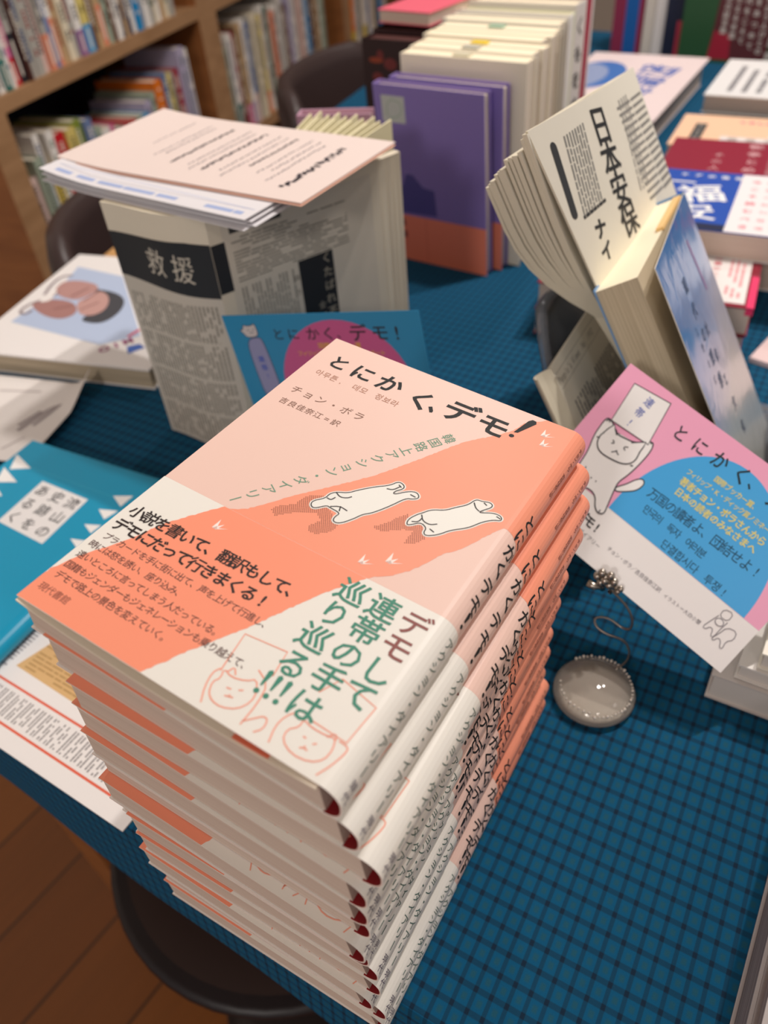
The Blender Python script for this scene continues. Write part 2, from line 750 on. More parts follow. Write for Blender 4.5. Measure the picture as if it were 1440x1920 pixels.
ORD = ['', 'first', 'second', 'third', 'fourth', 'fifth', 'sixth', 'seventh', 'eighth', 'ninth', 'tenth', 'eleventh', 'twelfth',
       'thirteenth', 'fourteenth', 'fifteenth', 'sixteenth', 'seventeenth', 'eighteenth', 'nineteenth', 'twentieth']
for tens in ('twenty', 'thirty', 'forty', 'fifty', 'sixty'):
    for w in ORD[1:10]:
        ORD.append(tens + '-' + w)
    ORD.append({'twenty': 'thirtieth', 'thirty': 'fortieth', 'forty': 'fiftieth', 'fifty': 'sixtieth', 'sixty': 'seventieth'}[tens])

# ================================================================== the room
SU = Vector((-0.212, 0.977, 0)).normalized()      # along the bookcase
SN = Vector((SU.y, -SU.x, 0))                      # out of the bookcase, into the room
SO = Vector((CAM_P.x, CAM_P.y, 0)) - SN * 1100
SRZ = math.atan2(SU.y, SU.x)


def sh(s, d, z):
    """bookcase coordinates: along, depth behind the front, height over the table top"""
    p = SO + SU * s - SN * d
    return Vector((p.x, p.y, z))


SHF = lambda x, y, z: sh(x, y, z)

mb = MB()
mb.box(-4200, 2600, -2600, 5200, -760, -720, mat_floor())
struct('floor', mb)
plaster = M('#d9cfc2', 0.9, 0, 0.1)
mb = MB()
mb.box(-600, 5200, 340, 420, -720, 1980, plaster, fr=SHF)
struct('wall_left', mb)
mb = MB()
mb.box(-4200, 2600, 4700, 4800, -720, 1980, plaster)
struct('wall_back', mb)
mb = MB()
mb.box(-4200, 2600, -2600, 5200, 1980, 2040, M('#e6dfd6', 0.9, 0, 0.1))
struct('ceiling', mb)

# ------------------------------------------------------------------ bookcases
Z_TOP, Z_MID, Z_LOW = 72, -236, -560
DEPTH = 300
dark_back = M('#20222e', 0.8)


def bookcase(s0, s1, tl, tr, label):
    """carcass with side panels tl / tr thick, three shelf boards and a back"""
    t = thing('bookcase', label, 'bookcase', mat=Matrix.Translation(W(sh(s0, 0, -720))) @ Matrix.Rotation(SRZ, 4, 'Z'))
    wd_ = s1 - s0
    for a, b in ((0, tl), (wd_ - tr, wd_)):
        m_ = MB()
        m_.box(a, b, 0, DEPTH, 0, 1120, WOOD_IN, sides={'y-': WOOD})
        m_.build('side_panel', t)
    m_ = MB()
    m_.box(tl, wd_ - tr, DEPTH - 8, DEPTH, 0, 1120, dark_back)
    m_.build('back_panel', t)
    for z in (Z_LOW, Z_MID, Z_TOP, 400):
        m_ = MB()
        m_.box(tl, wd_ - tr, 0, DEPTH - 8, z + 720 - 25, z + 720, WOOD)
        m_.build('shelf', t)
    return t


bookcase(1072, 1833, 54, 41, 'light wooden bookcase nearest the camera, its left end panel showing')
bookcase(1833, 2665, 40, 25, 'light wooden bookcase in the middle, behind the dark chair backs')
bookcase(2666, 3500, 25, 25, 'light wooden bookcase farthest away at the top of the photo')

CN = {'white': '#e6e2dc', 'cream': '#ddd2b8', 'tan': '#b99b74', 'grey': '#a6a29a', 'pale pink': '#d9bdb4', 'lavender': '#aba3bd', 'teal': '#1f6b66',
      'red': '#c01a28', 'crimson': '#9c2434', 'orange': '#dd7420', 'yellow': '#d8bb2e', 'olive green': '#7c8a35', 'slate blue': '#6d7fa6',
      'sky blue': '#4f97c4', 'navy': '#232d4e', 'bright blue': '#1583bd', 'brown': '#6b4a38', 'dark brown': '#4a2823', 'purple': '#8d5f93',
      'pink': '#cf6f97', 'dark green': '#3c5f50', 'black': '#26242a', 'salmon': '#d98a6c', 'straw': '#d3c070', 'sage': '#9aa694'}
_bk = {}


def shelf_book(w, h, d, body, band, bh, seed):
    rr = random.Random(seed)
    m_ = MB()
    c = M(CN[body], 0.5)
    pg = PAGE_X
    m_.box(0, 1.3, 0, d, 0, h, c)
    m_.box(w - 1.3, w, 0, d, 0, h, c)
    m_.box(1.3, w - 1.3, 0, 1.6, 0, h, c)
    m_.box(1.3, w - 1.3, 1.6, d - 2, 1, h - 3, pg)
    if band:
        m_.box(-0.35, w + 0.35, -0.4, d * 0.6, 0.2, h * bh, M(CN[band], 0.5))
    fr = Frame((0, -0.55, 0), (1, 0, 0), (0, 0, 1))
    light = body in ('white', 'cream', 'tan', 'grey', 'pale pink', 'lavender', 'yellow', 'straw', 'sage', 'salmon')
    ink = M('#3f3a3a') if light else M('#e8e0d0')
    if rr.random() < 0.3 and light:
        ink = M(rr.choice(['#8c2f2a', '#2c4a78', '#2f5c46']))
    cx = w / 2
    tw = min(w * 0.42, 6.5)
    z = h * 0.93
    lo = h * (bh + 0.1 if band else 0.16)
    while z > lo:
        ln = rr.uniform(3, 6)
        m_.rect(cx - tw / 2, z - ln, cx + tw / 2, z, fr, 0, ink)
        z -= ln + rr.uniform(1, 2.5) + (12 if rr.random() < 0.12 else 0)
    if band:
        m_.rect(cx - tw * .35, h * bh * .15, cx + tw * .35, h * bh * .85, fr, 0.02, M('#4b4444') if band in ('white', 'cream', 'yellow', 'straw') else M('#e9ddd0'))
    return m_.mesh('shelf_book')


def fill_shelf(s, s_end, z, seq, rowname, hs, seed):
    rr = random.Random(seed)
    k = 0
    for ent in seq:
        body, band, w = ent[0], ent[1], ent[2] * (1.12 if z < 0 and s < 1800 else 1)
        h = (ent[3] if len(ent) > 3 else rr.choice(hs)) * (1.12 if z < 0 else 1)
        if s + w > s_end - 1:
            break
        k += 1
        d = rr.uniform(128, 150)
        key = (body, band, round(w), h)
        if key not in _bk:
            _bk[key] = shelf_book(w, h, d, body, band, rr.choice((0.22, 0.3, 0.36)), seed * 100 + k)
        o = bpy.data.objects.new('shelf_book', _bk[key])
        COL.objects.link(o)
        o.location = W(sh(s, rr.uniform(4, 14), z))
        o.rotation_euler = (0, 0, SRZ)
        lab = body + ' book ' + ('with ' + band + ' band, ' if band else '')
        tag(o, lab + ORD[k] + ' from the left ' + rowname, 'book', 'books ' + rowname)
        s += w + 1.0


fill_shelf(1128, 1792, Z_TOP + 0.3, [
    ('grey', None, 12), ('dark green', 'white', 15), ('sage', 'teal', 14), ('white', None, 12), ('pink', 'red', 16), ('grey', 'black', 15), ('dark brown', None, 8), ('grey', None, 17), ('grey', None, 19), ('pale pink', None, 16),
    ('grey', 'salmon', 13), ('slate blue', 'slate blue', 13), ('white', 'salmon', 12), ('tan', None, 21), ('cream', None, 17), ('grey', None, 15), ('white', 'purple', 19),
    ('straw', 'sky blue', 22), ('brown', None, 11), ('tan', None, 19), ('tan', 'salmon', 15), ('sage', None, 14), ('brown', None, 9), ('white', None, 15), ('white', 'navy', 14), ('tan', None, 10),
    ('navy', None, 13), ('white', None, 17), ('bright blue', None, 18), ('slate blue', None, 9), ('white', None, 17), ('grey', None, 15), ('cream', None, 16), ('white', None, 14),
    ('tan', None, 18), ('cream', None, 14), ('grey', None, 14)], 'on upper shelf, nearest bookcase', (188, 210), 3)
fill_shelf(1128, 1792, Z_MID + 0.3, [
    ('pale pink', 'white', 22, 150), ('sage', 'dark green', 20, 175), ('white', None, 13, 205), ('yellow', 'navy', 17, 150), ('white', None, 17, 200), ('red', 'red', 24, 190), ('straw', 'straw', 24, 190),
    ('olive green', None, 24, 195), ('slate blue', None, 19, 190), ('sage', None, 22, 170), ('white', None, 24, 160), ('pink', None, 17, 160), ('grey', None, 24, 150), ('cream', None, 22, 140), ('red', None, 15, 150),
    ('sage', None, 17, 150), ('sky blue', None, 20, 150), ('lavender', None, 20, 165), ('sage', None, 15, 175), ('orange', 'orange', 26, 190), ('dark brown', None, 9, 185), ('slate blue', None, 14, 195), ('straw', None, 15, 190),
    ('grey', None, 15, 188), ('crimson', 'teal', 16, 190), ('lavender', None, 26, 222), ('white', None, 15, 215)], 'on lower shelf, nearest bookcase', (188,), 4)
fill_shelf(1875, 2638, Z_MID + 0.3, [
    ('sage', None, 20, 180), ('grey', None, 18, 188), ('white', 'teal', 24, 200), ('crimson', None, 12, 200), ('brown', None, 13, 205), ('tan', 'pink', 22, 210), ('white', 'lavender', 18, 215), ('slate blue', 'pale pink', 13, 205), ('grey', None, 20, 215),
    ('cream', None, 22, 215), ('grey', None, 18, 210), ('straw', 'orange', 20, 205), ('white', None, 14, 222), ('dark green', None, 15, 215), ('white', None, 18, 215), ('salmon', 'grey', 16, 200), ('white', 'crimson', 22, 210), ('grey', None, 20, 215), ('white', None, 18, 222),
    ('brown', 'purple', 16, 200), ('lavender', None, 26, 215), ('white', None, 21, 218), ('grey', None, 18, 200), ('pale pink', None, 24, 210), ('white', None, 26, 215), ('bright blue', None, 18, 225), ('dark brown', None, 24, 215), ('brown', None, 20, 210),
    ('tan', None, 25, 210), ('white', None, 20, 210), ('sage', None, 20, 210)], 'on lower shelf, middle bookcase', (210,), 5)
fill_shelf(2692, 3470, Z_MID + 0.3, [
    ('tan', None, 30, 215), ('orange', 'yellow', 26, 215), ('white', None, 30, 215), ('grey', None, 26, 210), ('tan', None, 24, 215), ('white', 'straw', 28, 205), ('slate blue', None, 24, 215), ('white', None, 22, 210), ('tan', None, 24, 215), ('cream', None, 24, 205),
    ('navy', None, 28, 215), ('bright blue', None, 22, 210), ('crimson', None, 26, 215), ('white', None, 26, 215)], 'on lower shelf, farthest bookcase', (210,), 6)

# ================================================================== the table
plaid = mat_plaid()
TP = [(-550, -96), (560, -78), (560, 1640), (-830, 1640)]


def rounded(poly, r, n=6):
    out = []
    for i in range(len(poly)):
        p, a, b = Vector(poly[i]), Vector(poly[i - 1]), Vector(poly[(i + 1) % len(poly)])
        d0, d1 = (a - p).normalized(), (b - p).normalized()
        for k in range(n + 1):
            t = k / n
            q0, q1 = p + d0 * r, p + d1 * r
            q = q0 * (1 - t) ** 2 + p * 2 * t * (1 - t) + q1 * t * t
            out.append((q.x, q.y))
    return out


tbl = thing('display_table', 'large wooden display table under the blue checked cloth', 'table', (0, 700, -720))
off = Vector((0, 700, -720))


def rel(p, o=off):
    return (p[0] - o.x, p[1] - o.y)


mb = MB()
mb.slab([rel(p) for p in rounded([(-540, -86), (550, -68), (550, 1630), (-815, 1630)], 30)], 686, 718.6, WOOD_IN)
mb.build('tabletop', tbl)
for lx, ly in ((-470, 0), (480, 10), (480, 1560), (-760, 1560)):
    mb = MB()
    mb.box(lx - 30 - off.x, lx + 30 - off.x, ly - 30 - off.y, ly + 30 - off.y, 0, 686, WOOD_IN)
    mb.build('leg', tbl)

# cloth: top, rounded fold and an uneven overhang
mb = MB()
outl = rounded(TP, 34, 8)
dens = []
for i in range(len(outl)):
    a, b = Vector(outl[i]), Vector(outl[(i + 1) % len(outl)])
    nseg = max(1, int((b - a).length / 22))
    for k in range(nseg):
        q = a.lerp(b, k / nseg)
        dens.append((q.x, q.y))
n = len(dens)
cx, cy = -150, 770
rings = []
drops = [(-1.6, 0.0), (-0.6, -0.5), (0, -1.6), (0.6, -6), (1.4, -30), (2.6, -60), (3.2, -1)]
for ri, (o_, z_) in enumerate(drops):
    ring = []
    for i, (x, y) in enumerate(dens):
        a, b = Vector(dens[i - 1]), Vector(dens[(i + 1) % n])
        nr = Vector((b.y - a.y, a.x - b.x)).normalized()
        if ri < 3:
            px, pz = o_, z_
        else:
            s_ = i * 22
            wv = math.sin(s_ / 95) * 5 + math.sin(s_ / 41 + 1) * 2
            hem = -74 + 7 * math.sin(s_ / 170 + 0.6)
            tt = {3: 0.08, 4: 0.4, 5: 0.8, 6: 1.0}[ri]
            px = o_ + tt * (4 + wv)
            pz = hem * tt
        ring.append((x + nr.x * px, y + nr.y * px, pz))
    rings.append(ring)
mb.face([(p[0], p[1], 0.0) for p in rings[0]], plaid)
i0 = len(mb.v)
for rg in rings:
    mb.v += rg
k = mb.mi(plaid)
for i in range(len(rings) - 1):
    for j in range(n):
        a, b = i0 + i * n + j, i0 + i * n + (j + 1) % n
        mb.f.append((a, a + n, b + n, b))
        mb.fm.append(k)
cl = mb.build('tablecloth', smooth=False)
cl.location = (0, 0, TABLE_Z)
tag(cl, 'blue and navy checked tablecloth spread over the display table', 'tablecloth')


# ------------------------------------------------------------------ dark chairs
leather = M('#3a2d2c', 0.42)
leather_rim = M('#463733', 0.4)
chrome = M('#b9b3ad', 0.25, 1.0)


def tub_chair(label, x, y, rz, top=36):
    t = thing('tub_chair', label, 'chair', (x, y, -720), rz, 'dark chairs round the table')
    m_ = MB()
    m_.lathe([(5, 400), (225, 400), (238, 412), (240, 435), (232, 450), (200, 458), (5, 462)], leather, n=40)
    m_.build('seat', t, smooth=True)
    # curved back, open toward +x
    hh = 720 + top
    m_ = MB()
    g = []
    A0, A1, NA = 132, 230, 36
    for i in range(NA + 1):
        a = math.radians(A0 + (A1 - A0) * i / NA)
        e = min(i, NA - i) / NA
        zt = hh - 34 * max(0, 1 - e / 0.12) ** 2
        g.append([(math.cos(a) * r, math.sin(a) * r, z) for r, z in ((236, 420), (240, 560), (246, zt - 30), (250, zt - 6), (262, zt), (274, zt - 6), (280, zt - 30), (272, 560), (262, 420))])
    i0 = len(m_.v)
    for row in g:
        m_.v += row
    q = m_.mi(leather)
    c9 = len(g[0])
    for i in range(NA):
        for j in range(c9 - 1):
            a = i0 + i * c9 + j
            m_.f.append((a, a + c9, a + c9 + 1, a + 1))
            m_.fm.append(q)
    m_.f.append(tuple(i0 + j for j in range(c9)))
    m_.fm.append(q)
    m_.f.append(tuple(i0 + NA * c9 + j for j in reversed(range(c9))))
    m_.fm.append(q)
    bk_ = m_.build('backrest', t, smooth=True)
    m_ = MB()
    m_.tube([(math.cos(math.radians(a)) * 277, math.sin(math.radians(a)) * 277, hh - 52) for a in range(A0 + 2, A1 - 1, 4)], 4, leather_rim)
    m_.build('piping', bk_, smooth=True)
    for a in (A0 - 1, A1 + 1):
        m_ = MB()
        r = math.radians(a)
        m_.tube([(math.cos(r) * 262, math.sin(r) * 262, z) for z in (405, 500, 600, hh - 70, hh - 44)], 8, chrome)
        m_.build('back_tube', t, smooth=True)
    for a in (45, 135, 225, 315):
        m_ = MB()
        r = math.radians(a)
        m_.tube([(math.cos(r) * 190, math.sin(r) * 190, 402), (math.cos(r) * 215, math.sin(r) * 215, 0)], 11, chrome)
        m_.build('leg', t, smooth=True)
    return t


tub_chair('dark leather tub chair whose back rises behind the pink-bow book', -550, 606, math.radians(10))
tub_chair('dark leather tub chair whose back rises left of the purple books', -634, 1200, math.radians(12))

t = thing('stool', 'round dark brown stool tucked under the front edge of the table', 'stool', (-150, 48, -720))
mb = MB()
mb.lathe([(5, 430), (146, 430), (158, 437), (161, 446), (156, 450), (148, 452), (120, 453), (5, 454)], M('#33231f', 0.55), n=48)
mb.build('seat', t, smooth=True)
mb = MB()
mb.lathe([(156, 440), (161.5, 442), (163, 446), (161.5, 450), (156, 452)], M('#1d1518', 0.4), n=48)
mb.build('rim', t, smooth=True)
mb = MB()
mb.tube([(0, 0, 18), (0, 0, 430)], 24, M('#241c1c', 0.4), n=16)
mb.build('column', t, smooth=True)
mb = MB()
mb.lathe([(150, 0), (152, 8), (120, 14), (30, 22)], M('#241c1c', 0.4), n=40)
mb.build('base', t, smooth=True)

# ================================================================== the stack of pink and orange paperbacks
T0, TX, TY = 16.4, -0.00944, -0.00246        # thickness plane of one book (fuller at the fore edge)
UF, RS = 57.0, 7.0                            # end of the flat cover, spine rounding radius
TS = T0 + TX * 58
ARC = math.pi / 2 * RS
FLATS = TS - 2 * RS
U1, U2, U3 = UF + ARC, UF + ARC + FLATS, UF + 2 * ARC + FLATS


def JK(u, v, h=0.0):
    """unrolled jacket -> book: u from the fore edge of the front over the spine, v up the cover"""
    if u <= UF:
        return Vector((u, v, T0 + TX * u + TY * v + h))
    ts = T0 + TX * UF + TY * v
    fl = ts - 2 * RS
    if u < U1:
        a = (u - UF) / RS
        return Vector((UF + (RS + h) * math.sin(a), v, ts - RS + (RS + h) * math.cos(a)))
    if u <= U2:
        return Vector((UF + RS + h, v, ts - RS - fl * (u - U1) / FLATS))
    if u < U3:
        a = (u - U2) / RS
        return Vector((UF + (RS + h) * math.cos(a), v, RS - (RS + h) * math.sin(a)))
    return Vector((UF - (u - U3), v, -h))


BRK = [UF + ARC * i / 7 for i in range(8)] + [U2 + ARC * i / 7 for i in range(8)]
C_PINK, C_ORANGE = '#efcdc0', '#f89e80'
pink, orange = M(C_PINK, 0.42), M(C_ORANGE, 0.42)
obiw, crimson = M('#efece4', 0.42), M('#8e1a20', 0.6)
green, redb = M('#3f8c76', 0.5), M('#8d4f4a', 0.5)
line_o = M('#f6a78f', 0.5)


def wrap_sheet(mb, h, th, v0, v1, m, mi, uend):
    us = [-64 + 121 * i / 4 for i in range(5)] + BRK[1:8] + BRK[8:] + [U3 + i * (uend - U3) / 3 for i in (1, 2, 3)]
    grid = [[JK(u, v, h) for v in (v0, 0.5 * (v0 + v1), v1)] for u in us]
    f0 = len(mb.f)
    mb.sheet(grid, th, m, WHITE)
    if mi is not WHITE:      # the inside of the spine is coloured crimson
        k = mb.mi(mi)
        pk = mb.mi(m)
        for q in range(f0, len(mb.f)):
            vs_ = [mb.v[j] for j in mb.f[q]]
            if mb.fm[q] == mb.mi(WHITE):
                flat = max(v[1] for v in vs_) - min(v[1] for v in vs_) < 1
                mb.fm[q] = pk if flat else (k if sum(v[0] for v in vs_) / len(vs_) > UF - 4 else mb.fm[q])


def jit(pts, amp, step, seed):
    rr = random.Random(seed)
    out = []
    for i in range(len(pts) - 1):
        a, b = pts[i], pts[i + 1]
        l = math.hypot(b[0] - a[0], b[1] - a[1])
        k = max(1, int(l / step))
        for j in range(k):
            t = j / k
            e = amp if 0 < i + j else 0
            out.append((a[0] + (b[0] - a[0]) * t + rr.uniform(-e, e), a[1] + (b[1] - a[1]) * t + rr.uniform(-e, e)))
    out.append(pts[-1])
    return out


# ---- jacket
mb = MB()
wrap_sheet(mb, 0, 0.35, -94, 94, pink, crimson, U3 + 121)
up_edge = jit([(-36, -26), (-33.8, -24.6), (-27.7, -20.8), (-23.6, -15.3), (-18.1, -6.2), (-9.6, 5.3), (2.3, 22), (12.4, 41), (21.6, 60), (33, 74.5), (35.7, 79.4), (37.8, 86.3), (45.2, 93.9)], 0.22, 1.1, 1)
lo_edge = jit([(U3 + 2, 24.0), (U2, 22.0), (UF + 4, 24.2), (57.1, 25.0), (52.7, 16), (49.3, 7.7), (44, 0), (42, -6), (38.3, -12.7), (34.5, -18), (28.8, -22.5), (27, -26)], 0.22, 1.1, 2)
mb.poly(up_edge + [(U3 + 2, 93.9)] + lo_edge, JK, 0.05, orange, BRK)
h1 = 0.1
title = [('と', -51.5, 77.5, 10), ('に', -38.2, 77, 11), ('か', -24, 77, 12), ('く', -6.5, 74.5, 13), ('デ', 11.5, 77, 15), ('モ', 27.2, 77, 14)]
for ch, u, v, sz in title:
    mb.chars(ch, (u, v), (u + 1, v), sz, JK, h1, INK, bold=0.022)
mb.poly([(36.3, 78.2), (38.0, 78.8), (42.3, 88.6), (41.6, 90.3), (39.8, 90.5), (38.6, 88.8)], JK, h1, INK)
mb.ell(36.6, 75.6, 1.15, 1.15, JK, h1, INK, 12)
mb.poly([(-0.4, 73.8), (-1.8, 72.8), (0.4, 69.6), (1.5, 70.0), (1.4, 71.2)], JK, h1, INK)
brownt, greyt = M('#b98470'), M('#8d6a5c')
mb.chars('아무튼, 데모 정보라', (-54.5, 66.3), (-15, 66.3), 4.3, JK, h1, M('#b5826c'), wid=0.9)
mb.chars('チョン・ボラ', (-55.3, 49.8), (-23, 49.8), 5.2, JK, h1, greyt)
mb.chars('吉良佳奈江=訳', (-55.3, 40.5), (-28.5, 40.5), 4.0, JK, h1, greyt)
mb.chars('韓国路上アクション・ダイアリー', (15.7, 58.6), (-34.0, -18.4), 5.4, JK, h1, M('#6f9c85'), vert=True)
catw, catk, shade = M('#f0efe8', 0.45), M('#3a3336'), M('#84503f')
cat1 = [(-8.8, -5.5), (-9.5, -3.1), (-6.3, 0.6), (-6.3, 3.7), (-4.6, 5.9), (-0.7, 7.9), (1.4, 11.2), (6.1, 16.8), (10.3, 20.5), (12.0, 24.5), (15.0, 23.7), (15.7, 21.8), (13.4, 18.7), (14.0, 16.8), (17.8, 21.7), (21.0, 23.2), (23.3, 20.9), (21.5, 18.9), (19.0, 17.9), (16.2, 10.8), (12.5, 3.8), (10.0, 1.4), (8.4, -2.7), (5.5, -7.5), (2.8, -7.9), (2.1, -5.5), (2.9, -2.8), (-2.0, -2.5), (-3.7, -2.2), (-6.7, -6.3)]
cat2 = [(26.2, 5.9), (25.4, 8.9), (27.0, 12.9), (28.1, 14.4), (30.1, 18.0), (34.6, 20.5), (37.4, 24.5), (40.5, 28.1), (41.6, 32.6), (44.0, 32.8), (47.2, 34.2), (49.0, 32.4), (46.2, 28.3), (45.7, 26.5), (50.4, 29.7), (53.8, 29.7), (54.8, 27.5), (52.1, 26.4), (48.9, 22.9), (46.1, 17.3), (41.0, 12.5), (38.6, 8.1), (35.0, 5.0), (33.4, 5.9), (33.3, 8.6), (30.1, 10.0), (27.6, 6.8)]
sh1 = [(-20.0, -15.5), (-18.3, -12.1), (-13.7, -8.2), (-13.7, -4.5), (-11.6, -0.8), (-7.0, 1.7), (-8.4, -6.0), (-2.7, -2.9), (0.4, -4.5), (3.1, -8.4), (5.8, -8.0), (5.0, -12.7), (1.6, -16.4), (-2.1, -16.9), (-3.1, -14.1), (-1.0, -9.8), (-4.6, -7.8), (-11.2, -11.6), (-16.4, -17.4)]
sh2 = [(16.3, -2.2), (20.3, 4.1), (21.5, 7.0), (23.9, 11.5), (26.9, 6.4), (31.4, 8.7), (34.0, 4.9), (35.9, 4.2), (33.2, -1.1), (30.2, -2.5), (29.8, 1.3), (30.0, 4.3), (26.7, 3.4), (20.2, -2.3)]


def inside(p, poly):
    c = False
    for i in range(len(poly)):
        a, b = poly[i - 1], poly[i]
        if (a[1] > p[1]) != (b[1] > p[1]) and p[0] < (b[0] - a[0]) * (p[1] - a[1]) / (b[1] - a[1]) + a[0]:
            c = not c
    return c


for shp in (sh1, sh2):
    b_ = bbox(shp)
    a_ = math.radians(32)
    for i in range(-60, 60):
        for j in range(-60, 60):
            x, y = i * 0.72, j * 0.72
            p_ = ((b_[0] + b_[1]) / 2 + x * math.cos(a_) - y * math.sin(a_), (b_[2] + b_[3]) / 2 + x * math.sin(a_) + y * math.cos(a_))
            if inside(p_, shp):
                mb.ell(p_[0], p_[1], 0.25, 0.25, JK, h1, shade, 6)
for c_ in (cat1, cat2):
    mb.stroke(c_, 1.5, JK, h1 + .02, catw, closed=True, smooth=2)
    sm = c_
    for _ in range(2):
        q_ = []
        for i in range(len(sm)):
            a, b = sm[i], sm[(i + 1) % len(sm)]
            q_ += [(a[0] * .75 + b[0] * .25, a[1] * .75 + b[1] * .25), (a[0] * .25 + b[0] * .75, a[1] * .25 + b[1] * .75)]
        sm = q_
    mb.poly(sm, JK, h1 + .05, catw)
    mb.stroke(sm, 0.45, JK, h1 + .09, catk, closed=True)
hl = h1 + .12
for st in ([(-4.6, 5.6), (-2, 4.2), (0.6, 5.4), (1.6, 7)], [(-6.0, 1.2), (-4.0, 1.0), (-3.4, 3.2)], [(-2.3, -2.0), (0.8, 0.2), (4.3, -0.4)], [(10.2, 18.3), (12.6, 19), (13.9, 22.0)], [(1.9, -2.2), (0.9, 0.3)], [(19.4, 20.6), (21.8, 20.4)], [(13.0, 22.8), (14.6, 22.0)],
           [(28.4, 13.6), (30.2, 11), (33.4, 10.6), (35.6, 12.6)], [(27.0, 8.4), (29.2, 9.6), (29.4, 12)], [(41.8, 30.6), (43.6, 28.2), (45.6, 27.4)], [(52.2, 28.6), (54.0, 28.2)], [(45.0, 32.6), (46.6, 31.8)], [(36.6, 8.2), (34.4, 8.9)]):
    mb.stroke(st, 0.5, JK, hl, catk, smooth=2)
whitem = M('#fdeee6')


def vmark(mb, u, v, s, h, m=whitem, fr=JK):
    for a in (100, 62, 30):
        r = math.radians(a)
        l = s * (1.0 if a != 62 else 0.8)
        mb.poly([(u - .25 * s * math.sin(r), v + .1), (u + math.cos(r) * l - .06, v + math.sin(r) * l), (u + .16 * s * math.sin(r), v - .1)], fr, h, m)


vmark(mb, 48.0, 82.6, 5.2, h1)
vmark(mb, 50.0, 76.6, 5.0, h1)
vmark(mb, 22.4, -19.4, 4.8, h1)
vmark(mb, 30.4, -13.8, 5.4, h1)
UC = U1 - 2.4
for ch, v in (('と', 36), ('に', 27), ('か', 18), ('く', 9.6), ('、', 5.5), ('デ', -1), ('モ', -10.5)):
    mb.chars(ch, (UC, v), (UC, v - 1), 8.0, JK, 0.1, INK, vert=True, bold=0.012, breaks=BRK)
mb.poly([(UC - .5, -18.6), (UC + .5, -18.6), (UC + 1.3, -15.2), (UC + .2, -13.6), (UC - .9, -14.6)], JK, .1, INK, BRK)
mb.ell(UC, -20.8, .9, .9, JK, .1, INK, 10)
mb.chars('チョン・ボラ　吉良佳奈江訳', (UC, 88), (UC, 56), 2.6, JK, 0.1, M('#7d4a42'), vert=True, breaks=BRK)
JACKET = mb.mesh('jacket')

# ---- obi (paper band)
mb = MB()
H0 = 0.30
wrap_sheet(mb, H0, 0.25, -94.1, -24.0, obiw, WHITE, U3 + 121)
ob_up = jit([(-64, -83.5), (-63.6, -80), (-60.5, -71.3), (-53.3, -58.9), (-50.6, -53), (-46.7, -42.7), (-41.3, -34.5), (-38.3, -29.5), (-34.5, -24.1)], 0.25, 1.1, 3)
ob_lo = jit([(28.0, -24.1), (23.1, -31.5), (19, -38), (14.8, -46.8), (10.8, -55.1), (7.6, -62.3), (3.2, -69.7), (0.1, -75.5), (-2.7, -80.0), (-5.4, -86), (-9.6, -94.0)], 0.25, 1.1, 4)
mb.poly(ob_up + ob_lo + [(-64, -94.0)], JK, H0 + .05, M('#fc9b7c', 0.42))
h2 = H0 + .1
big = M('#2d2222')
mb.chars('小説を書いて、翻訳もして、', (-58.3, -44.2), (11.2, -43.0), 6.2, JK, h2, big, bold=0.024)
mb.chars('デモにだって行きまくる!', (-58.8, -52.2), (4.4, -51.6), 6.2, JK, h2, big, bold=0.024)
sm_i = M('#5b3a38')
for tx, p0, p1 in (('プラカードを手に街に出て、声を上げて行進し、', (-58.6, -58.9), (11.8, -58.9)), ('時には怒を誘い、座り込み、', (-60, -64.2), (-20, -64.4)), ('遠いところに言ってしまう人だっている。', (-59.8, -69.9), (0.6, -70.0)),
                   ('国籍もジェンダーもジェネレーションも乗り越えて、', (-59.7, -75.4), (16, -74.8)), ('デモで路上の景色を変えていく。', (-59.0, -80.4), (-11.6, -80.6))):
    mb.chars(tx, p0, p1, 3.4, JK, h2, sm_i, bold=0.004)
mb.chars('現代書館', (-59.6, -86.9), (-49.4, -86.9), 3.3, JK, h2, M('#8a4f45'))
